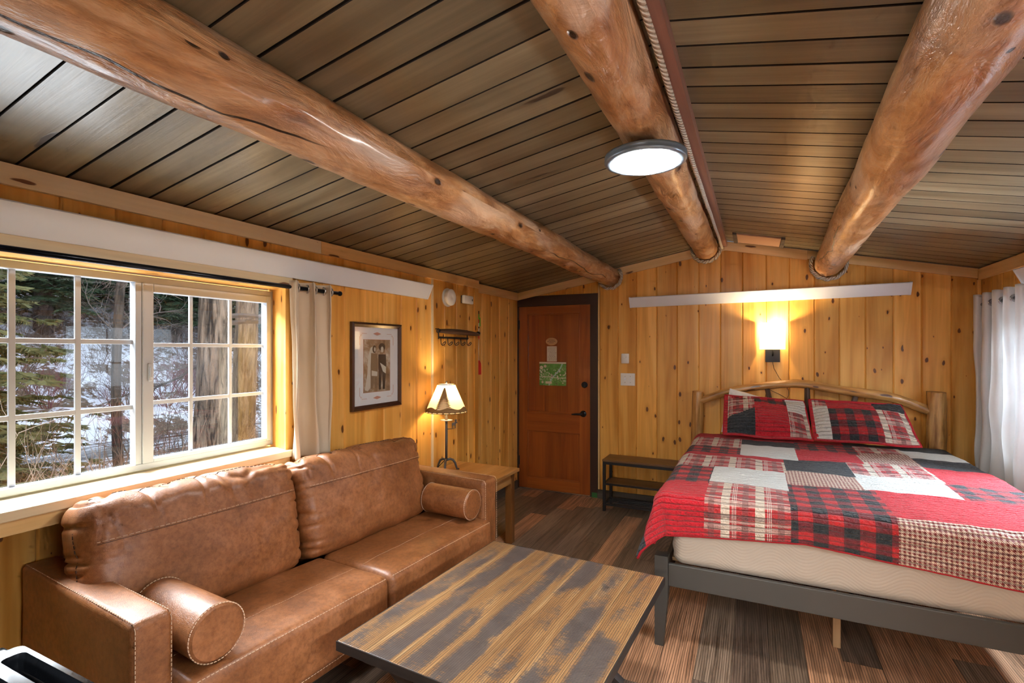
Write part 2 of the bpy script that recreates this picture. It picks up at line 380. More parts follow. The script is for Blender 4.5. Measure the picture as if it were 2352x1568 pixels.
    def lathe(s, prof, c=(0, 0, 0), Mx=None, seg=32, mi=0, r=.5):
        c = V(c); base = len(s.v); n = len(prof)
        for (q, z) in prof:
            for k in range(seg):
                a = 2 * PI * k / seg; p = V((q * math.cos(a), q * math.sin(a), z))
                s.v.append((Mx @ p if Mx else p) + c)
        for i in range(n - 1):
            for k in range(seg):
                k2 = (k + 1) % seg
                s.face([base + i * seg + k, base + i * seg + k2, base + (i + 1) * seg + k2, base + (i + 1) * seg + k], [(k / seg, i / n), ((k + 1) / seg, i / n), ((k + 1) / seg, (i + 1) / n), (k / seg, (i + 1) / n)], None, r, mi)
        s.face([base + k for k in range(seg)][::-1], None, None, r, mi); s.face([base + (n - 1) * seg + k for k in range(seg)], None, None, r, mi)
    def rbox(s, h, r, n=(8, 8, 8), m=4, Mx=None, fn=None, mi=0, rn=None):
        h = V(h); Mx = Mx or Matrix(); r = min(r, *h) * .999
        if rn is None: rn = random.random()
        A = []
        for i in range(3):
            c = h[i] - r; L = [(-c, -r * (1 - k / m)) for k in range(m)]
            L += [(-c + 2 * c * k / n[i], 0.0) for k in range(n[i] + 1)]
            L += [(c, r * (k + 1) / m) for k in range(m)]; A.append(L)
        idx = {}
        def vert(q, o):
            ov = V(o); ln = ov.length; p = V(q) + (ov / ln * r if ln > 1e-9 else V((0, 0, 0)))
            key = (round(p.x, 5), round(p.y, 5), round(p.z, 5))
            if key not in idx:
                idx[key] = len(s.v); nrm = ov.normalized()
                pp = fn(p.copy(), nrm) if fn else p
                s.v.append(Mx @ pp)
            return idx[key], p
        for ax in range(3):
            u, w = [i for i in range(3) if i != ax]
            for sg in (-1, 1):
                for i in range(len(A[u]) - 1):
                    for j in range(len(A[w]) - 1):
                        ids = []; uv = []; un = []
                        for a, b in ((i, j), (i + 1, j), (i + 1, j + 1), (i, j + 1)):
                            q = [0, 0, 0]; o = [0, 0, 0]
                            q[u], o[u] = A[u][a]; q[w], o[w] = A[w][b]; q[ax] = sg * (h[ax] - r); o[ax] = sg * r
                            k, p = vert(q, o); ids.append(k); uv.append((p[u], p[w])); un.append(((p[u] / h[u] + 1) / 2, (p[w] / h[w] + 1) / 2))
                        if len(set(ids)) == 4:
                            s.face(ids if (sg > 0) == (ax != 1) else ids[::-1], uv, un, rn, mi(ax, sg, un[0], un[2]) if callable(mi) else mi)
    def build(s, name, mats, parent=None, smooth=False, label=None, cat=None, group=None, kind=None, recalc=True, origin=None):
        if not isinstance(mats, (list, tuple)): mats = [mats]
        o0 = V(parent.get('_o', (0, 0, 0))) if parent else (V(origin) if origin is not None else V((0, 0, 0)))
        me = bpy.data.meshes.new(name)
        me.from_pydata([tuple(v - o0) for v in s.v], [], s.f)
        for k, data in (('UVMap', s.uv), ('UVN', s.un)):
            L = me.uv_layers.new(name=k); flat = []
            for q in data:
                for a in q: flat += [a[0], a[1]]
            L.data.foreach_set('uv', flat)
        at = me.attributes.new('rnd', 'FLOAT', 'FACE'); at.data.foreach_set('value', s.r)
        me.polygons.foreach_set('material_index', s.mi)
        me.polygons.foreach_set('use_smooth', [smooth] * len(s.f))
        for m in mats: me.materials.append(M[m] if isinstance(m, str) else m)
        if recalc:
            b = bmesh.new(); b.from_mesh(me); bmesh.ops.recalc_face_normals(b, faces=list(b.faces)); b.to_mesh(me); b.free()
        me.update()
        o = bpy.data.objects.new(name, me); C.objects.link(o)
        o['_o'] = tuple(o0)
        if parent: o.parent = parent
        else: o.location = o0
        return tag(o, label, cat, group, kind)
def tag(o, label=None, cat=None, group=None, kind=None):
    if label: o['label'] = label
    if cat: o['category'] = cat
    if group: o['group'] = group
    if kind: o['kind'] = kind
    return o
def thing(name, loc, label, cat, group=None, kind=None):
    o = bpy.data.objects.new(name, None); C.objects.link(o); o.location = loc; o['_o'] = tuple(loc)
    o.empty_display_size = .05
    return tag(o, label, cat, group, kind)
def bx(name, lo, hi, mat, parent=None, ch=0, **k):
    m = MB(); m.box(lo, hi, ch=ch); return m.build(name, mat, parent, **k)
def smooth_angle(o, a=40):
    me = o.data
    me.polygons.foreach_set('use_smooth', [True] * len(me.polygons))
    b = bmesh.new(); b.from_mesh(me)
    for e in b.edges:
        if len(e.link_faces) == 2 and e.calc_face_angle(0) > R(a): e.smooth = False
    b.to_mesh(me); b.free(); return o
# ------------------------------------------------------------------ room shell
XL, XF, XR, YB, YF = -2.28, -2.34, 1.54, 5.0, -1.6
YE = 4.0                                   # where the left wall steps back
XRG = -.25
def cz(x): return 2.49 - (.177 * (XRG - x) if x < XRG else .2095 * (x - XRG))
S = dict(kind='structure')
m = MB(); m.box((-2.5, YF, -.08), (1.64, 5.1, -.0225), r=.1, mi=1)
x = -2.5; i = 0
rf = random.Random(4)
while x < 1.62:
    y = YF - rf.uniform(0, 1.2)
    while y < 5.06:
        L = rf.choice((1.22, 1.22, .9, 1.5)); a, b = max(y, YF), min(y + L, 5.08)
        if b > a + .02: m.box((x + .0008, a + .0008, -.02), (x + .1592, b - .0008, 0), r=rf.random(), grain=1)
        y += L
    x += .16
m.build('floor', ['floor', 'gap'], **S)

def plank(m, P, w0, w1, l0, l1, r, ch=.007, c0=True, c1=True, mi=0):
    """one board face with eased edges; l0/l1 are functions of w"""
    a = w0 + (ch if c0 else 0); b = w1 - (ch if c1 else 0)
    ws = [(w0, -ch if c0 else 0), (a, 0), (b, 0), (w1, -ch if c1 else 0)]
    for (wa, da), (wb, db) in zip(ws, ws[1:]):
        if wb - wa < 1e-6: continue
        pts = [P(wa, l0(wa), da), P(wb, l0(wb), db), P(wb, l1(wb), db), P(wa, l1(wa), da)]
        o = r * 11.3
        m.poly(pts, [(wa - w0 + o, l0(wa) + o), (wb - w0 + o, l0(wb) + o), (wb - w0 + o, l1(wb) + o), (wa - w0 + o, l1(wa) + o)], None, r, mi)
def cl(v): return lambda w: v
def plank_wall(m, P, joints, top, hole=None, bot=0.0, seed=1):
    q = random.Random(seed)
    for a, b in zip(joints, joints[1:]):
        r = q.random(); t = top if callable(top) else cl(top)
        if hole and a < hole[1] and b > hole[0]:
            if a < hole[0] - 1e-4: plank(m, P, a, hole[0], cl(bot), t, r, c1=False)
            if b > hole[1] + 1e-4: plank(m, P, hole[1], b, cl(bot), t, r, c0=False)
            a2, b2 = max(a, hole[0]), min(b, hole[1])
            plank(m, P, a2, b2, cl(bot), cl(hole[2]), r, c0=a >= hole[0] - 1e-4, c1=b <= hole[1] + 1e-4)
            plank(m, P, a2, b2, cl(hole[3]), t, r, c0=a >= hole[0] - 1e-4, c1=b <= hole[1] + 1e-4)
        else: plank(m, P, a, b, cl(bot), t, r)
# left wall
jl = [.943, 1.123, 1.299, 1.471, 1.646, 1.823, 1.999, 2.177, 2.354, 2.538, 2.721, 2.906, 3.09, 3.288, 3.466, 3.652, 3.839, YE]
jl = [.943 - .176 * k for k in range(15, 0, -1) if .943 - .176 * k > YF] + jl; jl = [YF] + jl
m = MB(); H0, H1, HZ0, HZ1 = .60, 1.92, .955, 1.835
PL = lambda w, l, d: (XL + d, w, l)
jl = sorted(round(j, 4) for j in jl); JA, JB, JC = .415, 1.999, 2.906; XN = -2.452
sel = lambda a, b: [j for j in jl if a - 1e-3 <= j <= b + 1e-3]
plank_wall(m, PL, sel(YF, JA), cz(XL), seed=3); plank_wall(m, PL, sel(JA, JB), cz(XL), (H0, H1, HZ0, HZ1), bot=.872, seed=4)
plank_wall(m, PL, sel(JB, JC), cz(XL), bot=.80, seed=5); plank_wall(m, PL, sel(JC, YE), cz(XL), seed=6)
plank_wall(m, lambda w, l, d: (XN + d, w, l), sel(JA, JC), .9, seed=8)      # recessed boards below the sill
plank_wall(m, lambda w, l, d: (XF + d, w, l), [YE, 4.198, 4.383, 4.57, 4.771, 5.0], cz(XF), seed=5)
m.box((-2.6, YF, 0), (XL - .007, JA, 2.12)); m.box((-2.5, JA, .872), (XL - .007, H0, 2.12)); m.box((-2.5, 1.99, .80), (XL - .007, JC, 2.12)); m.box((-2.5, JC, 0), (XL - .007, YE, 2.12))
m.box((-2.5, H0, .872), (XL - .007, 1.99, HZ0), mi=0); m.box((-2.5, H0, HZ1), (XL - .007, 1.99, 2.12), mi=0); m.box((-2.6, JA, 0), (XN - .007, JC, .9)); m.box((-2.6, JC, 0), (-2.49, YE, 1.0))
m.box((XN, JC - .001, 0), (XL, JC + .01, .8)); m.box((XN, JA - .01, 0), (XL, JA + .001, .872))
m.box((-2.5, YE, 0), (XF - .007, 5.1, 2.11), mi=0); m.box((XF - .007, YE - .02, 0), (XL, YE, 2.12), mi=0)
m.build('wall_left', 'pine', recalc=False, **S)
# window reveal boards on the left
m = MB()
m.box((-2.5, H0, HZ1 - .001), (XL + .002, 1.99, HZ1 + .02), r=.6)                       # head
m.box((-2.5, H0 - .02, HZ0), (XL + .002, H0, HZ1), r=.3)
for z0, z1 in ((HZ0, HZ1),):                                                              # splayed right jamb
    a, b, c_, d = (XL + .004, 1.918), (XL + .004, 1.94), (-2.5, 2.01), (-2.5, 1.988)
    vs = [(p[0], p[1], z) for z in (z0, z1) for p in (a, b, c_, d)]; b0 = len(m.v); m.v += [V(p) for p in vs]
    for q in ((0, 1, 5, 4), (1, 2, 6, 5), (2, 3, 7, 6), (3, 0, 4, 7), (0, 1, 2, 3), (4, 5, 6, 7)):
        m.face([b0 + k for k in q], [(vs[k][0] - vs[k][1], vs[k][2]) for k in q], None, .8)
m.build('trim_1', 'pine', **S)
bx('trim_2', (-2.5, H0 - .04, HZ0 - .03), (XL + .035, 1.955, HZ0 + .006), 'pine_raw', ch=.004, **S)      # sill
bx('trim_3', (XL + .0005, H0 - .1, .875), (XL + .022, 1.93, HZ0 - .031), 'pine_trim', **S)               # apron
bx('trim_4', (XL + .0005, -.6, HZ1 + .001), (XL + .016, 1.955, 1.9), 'pine_raw', **S)                   # lintel board
zt = cz(XL)
bx('trim_5', (XL, YF, 2.055), (XL + .02, 2.15, zt - .004), 'pine_raw', **S)
bx('trim_6', (XL, 2.152, 2.055), (XL + .02, YE, zt - .004), 'pine_trim', **S)
bx('trim_7', (XF, YE, 2.035), (XF + .02, 4.98, cz(XF) - .006), 'pine_trim', **S)
bx('trim_8', (XL, 3.275, 0), (XL + .007, 3.300, 2.055), 'pine_raw', **S)
bx('trim_9', (XL, 3.94, 0), (XL + .012, YE + .002, 2.055), 'pine', **S)
# back wall
jb = [-1.424, -1.237, -1.052, -.86, -.67, -.476, -.288, -.104, .085, .266, .452, .634, .815, 1.002, 1.184, 1.369, XR]
PB = lambda w, l, d: (w, YB - d, l)
m = MB(); plank_wall(m, PB, jb, cz, seed=11)
for a, b in ((-2.34, -2.16), (-2.16, -1.975), (-1.975, -1.79), (-1.79, -1.6), (-1.6, -1.424)): plank(m, PB, a, b, cl(2.06), cz, .45)
m.box((XF - .1, 5.045, 0), (XR + .1, 5.12, 2.09), mi=0)
pts = [(XF - .1, 2.0), (XR + .1, 2.0), (XR + .1, 2.05), (XRG, 2.44), (XF - .1, 2.05)]
m.poly([(p[0], 5.046, p[1]) for p in pts], [p for p in pts])
m.build('wall_back', 'pine', recalc=False, **S)
def slope_board(name, x0, x1, zb, zt, y0, y1, mat, r=.5):
    m = MB(); vs = [(x, y, f(x)) for y in (y0, y1) for x, f in ((x0, zb), (x1, zb), (x1, zt), (x0, zt))]
    b0 = 0; m.v += [V(p) for p in vs]
    for q in ((0, 1, 2, 3), (4, 5, 6, 7), (0, 1, 5, 4), (1, 2, 6, 5), (2, 3, 7, 6), (3, 0, 4, 7)):
        m.face(q, [(vs[k][2] - zb(vs[k][0]) + vs[k][1] + r * 9, vs[k][0] + r * 5) for k in q], None, r)
    return m.build(name, mat, **S)
slope_board('trim_10', XF + .001, XRG, lambda x: cz(x) - .085, lambda x: cz(x) - .004, 4.978, 4.999, 'pine_trim', .3)
slope_board('trim_11', XRG + .001, .40, lambda x: cz(x) - .085, lambda x: cz(x) - .004, 4.978, 4.999, 'pine_trim', .7)
slope_board('trim_12', .401, XR - .021, lambda x: cz(x) - .078, lambda x: cz(x) - .004, 4.978, 4.999, 'pine_trim', .1)
bx('trim_13', (-1.437, 4.990, 0), (-1.422, 4.999, 2.18), 'pine_trim', **S)
bx('trim_14', (XR - .022, 4.978, 0), (XR - .002, 4.998, 2.03), 'pine', **S)
# right wall
RH = (2.70, 4.42, .90, 1.80)
RH2 = (-.95, .95, .90, 1.80)  # opening of the added near window, cut for fill light
jr = [YF + .183 * k for k in range(37) if YF + .183 * k < 4.95] + [YB]
m = MB(); PR = lambda w, l, d: (XR - d, w, l)
kk = min(range(len(jr)), key=lambda i: abs(jr[i] - 1.7)); plank_wall(m, PR, jr[:kk + 1], cz(XR), RH2, seed=22); plank_wall(m, PR, jr[kk:], cz(XR), RH, seed=21)
m.box((XR + .007, YF, 0), (XR + .12, RH2[0], 2.1)); m.box((XR + .007, RH2[1], 0), (XR + .12, RH[0], 2.1)); m.box((XR + .007, RH2[0], 0), (XR + .12, RH2[1], RH2[2])); m.box((XR + .007, RH2[0], RH2[3]), (XR + .12, RH2[1], 2.1)); m.box((XR + .007, RH[1], 0), (XR + .12, 5.1, 2.1))
m.box((XR + .007, RH[0], 0), (XR + .12, RH[1], RH[2])); m.box((XR + .007, RH[0], RH[3]), (XR + .12, RH[1], 2.1))
m.build('wall_right', 'pine', recalc=False, **S)
bx('trim_15', (XR - .02, YF, 2.03), (XR, 4.977, cz(XR) - .004), 'pine_trim', **S)
# wall behind the viewpoint with an added wide window for fill light
m = MB(); jf = [XL + .191 * k for k in range(20)] + [XR]; FH = (-1.4, .9, .85, 1.95)
PF = lambda w, l, d: (w, YF + d, l)
plank_wall(m, PF, jf, cz, FH, seed=31)
m.box((-2.5, YF - .12, 0), (FH[0], YF - .007, 2.05)); m.box((FH[1], YF - .12, 0), (1.66, YF - .007, 2.05))
m.box((FH[0], YF - .12, 0), (FH[1], YF - .007, FH[2])); m.box((FH[0], YF - .12, FH[3]), (FH[1], YF - .007, 2.05))
m.poly([(-2.5, YF - .01, 2.0), (1.66, YF - .01, 2.0), (1.66, YF - .01, 2.08), (XRG, YF - .01, 2.5), (-2.5, YF - .01, 2.08)])
m.build('wall_front', 'pine', recalc=False, **S)
# ceiling
m = MB(); q = random.Random(9)
ys = [.818 + .1405 * k for k in range(-18, 30)]; ys = [YF] + [y for y in ys if YF + .03 < y < 4.97] + [YB]
for side in (0, 1):
    xa, xb = ((-2.36, XRG) if side == 0 else (XRG, 1.56))
    for a, b in zip(ys, ys[1:]):
        r = q.random(); g = q.uniform(.002, .0045); sk = q.uniform(-.003, .003)
        a2, b2 = a + g, b - g
        if side: a2 += .05; b2 = b2 + .05 if b < YB else b2
        o = r * 9
        P = lambda x, y, d: (x, min(y, YB + .03), cz(x) - d)
        ch = .002
        for (ya, da), (yb, db) in zip([(a2, -.014), (a2, -ch), (a2 + ch, 0), (b2 - ch, 0), (b2, -ch)], [(a2, -ch), (a2 + ch, 0), (b2 - ch, 0), (b2, -ch), (b2, -.014)]):
            m.poly([P(xa, ya, da), P(xb, ya + sk, da), P(xb, yb + sk, db), P(xa, yb, db)], [(ya + o, xa + o), (ya + o, xb + o), (yb + o, xb + o), (yb + o, xa + o)], None, r, 1 if min(da, db) < -.001 else 0)  # board edges coloured near-black, gap shade put into the colour
for xa, xb in ((-2.5, XRG), (XRG, 1.66)):
    m.poly([(xa, YF - .12, cz(xa) + .014), (xb, YF - .12, cz(xb) + .014), (xb, 5.12, cz(xb) + .014), (xa, 5.12, cz(xa) + .014)], mi=1)
    m.poly([(xa, YF - .12, cz(xa) + .09), (xb, YF - .12, cz(xb) + .09), (xb, 5.12, cz(xb) + .09), (xa, 5.12, cz(xa) + .09)], mi=1)
m.build('ceiling', ['ceiling', 'gap'], recalc=False, **S)
M['ridge'] = wood('red_brown_stained_beam', (.34, .17, .12), (.28, .13, .09), (.20, .085, .06), rough=.45, grain=.3, kgate=.6, var=.1)
m = MB(); m.box((-.288, YF, 2.437), (-.232, YB - .001, 2.487), r=.5); ob = m.build('ridge_beam', 'ridge', label='flat red-brown stained board along the ridge beside the roped log', cat='beam')
# hatch in the ceiling near the back wall
t = thing('ceiling_vent', (.02, 4.75, cz(.02) - .02), 'pinkish flat vent cover in the ceiling near the back wall, between two logs', 'vent')
def on_ceil(name, x0, x1, y0, y1, d0, d1, mat, parent):
    m = MB(); f = lambda x, d: cz(x) - d
    vs = [(x, y, f(x, d)) for d in (d0, d1) for x, y in ((x0, y0), (x1, y0), (x1, y1), (x0, y1))]; m.v += [V(p) for p in vs]
    for k in ((0, 1, 2, 3), (4, 5, 6, 7), (0, 1, 5, 4), (1, 2, 6, 5), (2, 3, 7, 6), (3, 0, 4, 7)): m.face(k, [(vs[j][1], vs[j][0]) for j in k])
    return m.build(name, mat, parent)
on_ceil('cover_board', -.14, .185, 4.58, 4.93, .001, .012, 'snowpatch', t)
on_ceil('side_batten', -.172, -.142, 4.56, 4.93, .001, .02, 'barnwood', t)
on_ceil('side_batten', .187, .215, 4.56, 4.93, .001, .02, 'barnwood', t)
# baseboards
bx('baseboard_back', (-1.437, 4.972, 0), (XR - .03, 4.989, .088), 'barnwood', **S)
bx('baseboard_left', (XF, YE + .01, 0), (XF + .016, 4.97, .085), 'barnwood', **S)
bx('baseboard_right', (XR - .016, YF, 0), (XR, 4.96, .085), 'barnwood', **S)

# ------------------------------------------------------------------ log beams
def bumpy(seed, amp=.035):
    def f(an, L):
        p = V((math.cos(an) * .9, math.sin(an) * .9, L * 2.2 + seed * 13.7))
        k = mn.noise(p * 1.3) * amp * 1.1 + mn.noise(p * 4.5) * amp * .45
        kk = mn.noise(V((math.cos(an) * 2.2 + seed, math.sin(an) * 2.2, L * 5.1)))
        if kk > .38: k += (kk - .38) * .16
        return 1 + k
    return f
def log(a, b, r0, r1, seed, label, rx=.5):
    m = MB(); n = 150; a, b = V(a), V(b)
    pts = [a.lerp(b, i / n) + V((mn.noise(V((i * .05, seed, 0))) * .008, 0, mn.noise(V((i * .05, 0, seed))) * .008)) for i in range(n + 1)]
    m.tube(pts, [r0 + (r1 - r0) * i / n for i in range(n + 1)], 56, r=rx, fn=bumpy(seed, .05))
    return m.build('log_beam', 'log', smooth=True, label=label, cat='log beam', group='peeled ceiling logs')
LG = [((-1.308, YF, 2.226), (-1.308, 4.998, 2.226), .114, .094, 1), ((-.411, YF, 2.432), (-.411, 4.998, 2.432), .118, .100, 2), ((.345, YF, 2.219), (.553, 4.998, 2.221), .128, .104, 3)]
log(*LG[0], 'thick varnished ceiling log crossing above the window side, over the sofa', .13)
log(*LG[1], 'middle ceiling log by the ridge, with rope running along it and the round lamp', .55)
log(*LG[2], 'right-hand ceiling log above the bed, with a long crack', .83)
def ring(cx, cz_, r, a0, a1, y, label, turns=2, wob=.004):
    m = MB()
    for k in range(turns):
        n = 70; yy = y - .012 * k; rr = r + .007 * (1 - k)
        pts = [(cx + math.cos(R(a0 + (a1 - a0) * i / n)) * rr, yy, cz_ + math.sin(R(a0 + (a1 - a0) * i / n)) * rr + wob * math.sin(i * .7)) for i in range(n + 1)]
        m.tube(pts, .0105, 10)
    return m
ring(LG[0][1][0], LG[0][1][2], .113, 115, 400, 4.968, '').build('rope', 'rope', smooth=True, label='cream rope wound round the wall end of the sofa-side log, above the door', cat='rope', group='ropes round the log ends')
ring(LG[2][1][0], LG[2][1][2], .127, 150, 390, 4.968, '').build('rope', 'rope', smooth=True, label='cream rope wound round the wall end of the log above the bed', cat='rope', group='ropes round the log ends')
m = ring(LG[1][1][0], LG[1][1][2], .121, 178, 362, 4.968, '')
n = 160; pts = []
for i in range(n + 1):
    y = 4.94 - i * (4.94 + 1.5) / n
    pts.append((-.411 + .1385 * math.cos(R(-6 + 3 * math.sin(y * 1.7))) + .002, y, 2.432 + .1385 * math.sin(R(-6 + 3 * math.sin(y * 1.7))) - .006 + .003 * math.sin(y * 9)))
m.tube(pts, .011, 10)
m.build('rope', 'rope', smooth=True, label='long cream rope running along the middle log and looped round its wall end', cat='rope', group='ropes round the log ends')

# ------------------------------------------------------------------ round ceiling lamp
LX, LY, LZ = -.402, 2.075, 2.25
def flush_lamp(LY, label):
  t = thing('ceiling_lamp', (LX, LY, LZ), label, 'lamp')
  m = MB(); m.lathe([(.131, .012), (.140, .004), (.158, .006), (.163, .014), (.158, .020), (.163, .026), (.160, .036), (.14, .044), (.06, .05)], (LX, LY, LZ)); m.build('rim', 'rim', t, smooth=True)
  m = MB(); m.lathe([(.001, -.024), (.05, -.021), (.095, -.011), (.122, .003), (.1305, .012), (.1305, .013)], (LX, LY, LZ)); m.build('diffuser', 'led', t, smooth=True)
  m = MB(); m.lathe([(.06, .046), (.06, .063)], (LX, LY, LZ)); m.build('mounting_plate', 'rim', t, smooth=True)
flush_lamp(LY, 'round flush ceiling lamp with grey rim, lit, under the middle log')
flush_lamp(-.55, 'added round fill lamp outside the frame, made up to brighten the upper walls')  # unseen lamp added to brighten the back wall and trim

# ------------------------------------------------------------------ door
D = thing('door_1', (-1.93, 5.0, 0), None, None, kind='structure')
def DB(name, x0, x1, z0, z1, y0, y1, mat, par=D, ch=.002, grain=None, r=None):
    m = MB(); m.box((x0, y0, z0), (x1, y1, z1), ch=ch, grain=grain, r=r); return m.build(name, mat, par)
m = MB()
dx0, dx1, dzt = -2.325, -1.52, 1.965
for b in ((dx0, dx0 + .10, .012, dzt), (dx1 - .115, dx1, .012, dzt)): m.box((b[0], 5.001, b[2]), (b[1], 5.036, b[3]), grain=2)
for b in ((.012, .125), (.635, .83), (1.885, dzt)): m.box((dx0 + .1, 5.0015, b[0]), (dx1 - .115, 5.036, b[1]), grain=0)
for z0, z1 in ((.83, 1.885), (.125, .635)):
    for k in range(3):
        a = dx0 + .1; w = (dx1 - .115 - a) / 3; m.box((a + w * k, 5.014, z0), (a + w * (k + 1), 5.03, z1), grain=2)
slab = m.build('door_slab', 'door', D)
m = MB()                                     # moulding round the panels
for z0, z1 in ((.83, 1.885), (.125, .635)):
    a, b = dx0 + .1, dx1 - .115; w = .014
    for lo, hi in (((a, z0), (a + w, z1)), ((b - w, z0), (b, z1)), ((a, z0), (b, z0 + w)), ((a, z1 - w), (b, z1))):
        m.box((lo[0], 5.0045, lo[1]), (hi[0], 5.016, hi[1]), ch=.004)
m.build('panel_moulding', 'door', slab)
DB('door_jamb', -1.519, -1.438, 0, 2.075, 4.986, 5.04, 'door_dark'); DB('door_jamb', -2.339, -2.327, 0, 2.0, 4.986, 5.04, 'door_dark')
DB('door_header', -2.339, -1.519, 1.968, 2.075, 4.988, 5.04, 'door_dark')
DB('threshold', -2.33, -1.52, 0, .011, 4.985, 5.04, 'steel')
DB('paint_smear', -1.50, -1.444, 0, .05, 4.984, 4.986, 'bluegreen', ch=0)
for z in (1.72, .25): DB('hinge', -2.3265, -2.316, z, z + .1, 4.994, 5.001, 'iron')
rx = Matrix.Rotation(R(90), 4, 'X')
m = MB(); m.lathe([(.033, 0), (.033, .008), (.026, .014), (.014, .018), (.012, .05), (.012, .052)], (-1.594, 5.0, .841), rx)
hd = m.build('door_handle', 'iron', D, smooth=True)
m = MB(); m.tube([(-1.594, 4.95, .841), (-1.62, 4.948, .841), (-1.66, 4.95, .839), (-1.705, 4.955, .834)], [.011, .010, .009, .007], 10); m.build('lever', 'iron', hd, smooth=True)
m = MB(); m.lathe([(.032, 0), (.032, .01), (.027, .016), (.02, .017)], (-1.581, 5.0, 1.14), rx); db = m.build('deadbolt', 'iron', D, smooth=True)
m = MB(); m.box((-1.585, 4.962, 1.122), (-1.577, 4.984, 1.158), ch=.002); m.build('thumb_turn', 'iron', db)
# things fixed on the door (flat sheets with their real small thickness)
M['tan'] = plain('tan_wood_tag', (.62, .33, .14), .6); M['ink'] = plain('dark_ink', (.16, .11, .08), .7)
M['paper'] = plain('cream_paper', (.72, .62, .48), .7)
t = thing('oval_door_sign', (-1.949, 4.9, 1.588), 'small tan oval sign on the door, above the paper note', 'sign')
m = MB(); n = 36; 
sc = Matrix.Rotation(R(90), 4, 'X') @ Matrix.Diagonal((.066, .041, 1, 1))
m.lathe([(1.0, 0), (1.0, .004), (.93, .006)], (-1.949, 5.0135, 1.588), sc, 36); m.build('plaque', 'tan', t, smooth=False)
m = MB()
for k, (w, z) in enumerate(((.06, 1.603), (.09, 1.588), (.05, 1.573))):
    x = -1.949 - w / 2
    while x < -1.949 + w / 2: L = random.uniform(.006, .014); m.box((x, 5.0068, z - .003), (x + L, 5.0074, z + .003)); x += L + .004
m.build('faint_lettering', 'ink', t)
t = thing('paper_note', (-1.945, 5.0, 1.456), 'cream paper note pinned on the door between oval sign and map', 'note')
m = MB(); m.box((-2.0, 5.0085, 1.376), (-1.89, 5.0135, 1.537)); m.build('sheet', 'paper', t)
m = MB()
for k in range(11):
    z = 1.522 - k * .0132; x = -1.99 + random.uniform(0, .015)
    while x < -1.905: L = random.uniform(.006, .02); m.box((x, 5.0076, z - .0015), (x + L, 5.0083, z + .0015)); x += L + .005
m.build('printed_lines', 'ink', t)
t = thing('site_map', (-1.935, 5.0, 1.243), 'green illustrated site map sheet mounted on the red-brown door', 'map')
def mapmat():
    t = NT('green_map_print'); o = t.n('TexCoord').outputs['Object']; x, y, z = t.sep(o)
    n1 = t.noise(o, 9, 4, .6, .5); col = t.ramp(n1, [(.3, (.07, .24, .03)), (.5, (.14, .36, .07)), (.7, (.26, .46, .16))])
    n2 = t.noise(o, 60, 2, .5); bandm = t.ma('MULTIPLY', t.ss(n2, .56, .62), t.ma('SUBTRACT', 1, t.ss(t.ma('ABSOLUTE', t.ma('ADD', z, .01)), .045, .08)))
    col = t.mix(bandm, col, (.75, .70, .60)); 
    col = t.mix(t.ma('MULTIPLY', t.ss(t.noise(o, 75, 2, .5), .6, .65), .8), col, (.12, .09, .05))
    riv = t.ma('ABSOLUTE', t.ma('SUBTRACT', t.ma('SUBTRACT', x, t.ma('MULTIPLY', z, .55)), t.ma('ADD', .035, t.ma('MULTIPLY', t.ma('SINE', t.ma('MULTIPLY', z, 22)), .018))))
    col = t.mix(t.ma('SUBTRACT', 1, t.ss(riv, .006, .010)), col, (.40, .62, .55))
    rd = t.ma('ABSOLUTE', t.ma('ADD', t.ma('ADD', z, .035), t.ma('MULTIPLY', t.ma('SINE', t.ma('MULTIPLY', x, 18)), .006)))
    col = t.mix(t.ma('SUBTRACT', 1, t.ss(rd, .003, .005)), col, (.62, .60, .48))
    return t.done(col, .5)
M['map'] = mapmat()
m = MB(); m.box((-2.085, 5.006, 1.121), (-1.785, 5.0135, 1.366)); m.build('printed_sheet', 'map', t)
m = MB(); m.box((-2.087, 5.004, 1.352), (-1.783, 5.0058, 1.370)); m.build('top_strip', 'paper', t)
m = MB()
for x, z, r in ((-2.05, 1.155, .012), (-2.02, 1.325, .016), (-2.062, 1.31, .02), (-1.82, 1.15, .008)): m = MB(); m.lathe([(r, 0), (r, .001)], (x, 5.0058, z), rx, 16); m.build('legend_patch', 'paper', t)
m = MB(); m.box((-2.015, 5.0045, 1.14), (-1.945, 5.0058, 1.165)); m.build('legend_patch', 'paper', t)

# ------------------------------------------------------------------ left window
W = thing('window_1', (-2.46, 1.3, .97), None, None, kind='structure')
fx0, fx1 = -2.485, -2.452
m = MB()
y0, y1, z0, z1 = .612, 1.985, .968, 1.826
for lo, hi in (((y0, z0), (y0 + .035, z1)), ((y1 - .03, z0), (y1, z1)), ((y0 + .0352, z0), (y1 - .0302, z0 + .028)), ((y0 + .0352, z1 - .03), (y1 - .0302, z1)), ((1.274, z0 + .0282), (1.2995, z1 - .0302))):
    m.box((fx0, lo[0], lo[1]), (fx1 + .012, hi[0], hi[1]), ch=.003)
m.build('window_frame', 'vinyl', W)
m = MB()
for lo, hi in (((1.300, .9965), (1.344, 1.7955)), ((1.926, .9965), (1.9545, 1.7955)), ((1.3442, .9966), (1.9258, 1.012)), ((1.3442, 1.758), (1.9258, 1.7954))):
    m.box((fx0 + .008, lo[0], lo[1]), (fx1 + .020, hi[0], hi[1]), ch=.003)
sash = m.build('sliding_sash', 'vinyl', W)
m = MB()
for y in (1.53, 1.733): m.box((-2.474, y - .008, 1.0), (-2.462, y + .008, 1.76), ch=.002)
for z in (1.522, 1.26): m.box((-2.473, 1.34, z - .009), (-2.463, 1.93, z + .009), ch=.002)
m.build('muntins', 'vinyl', sash)
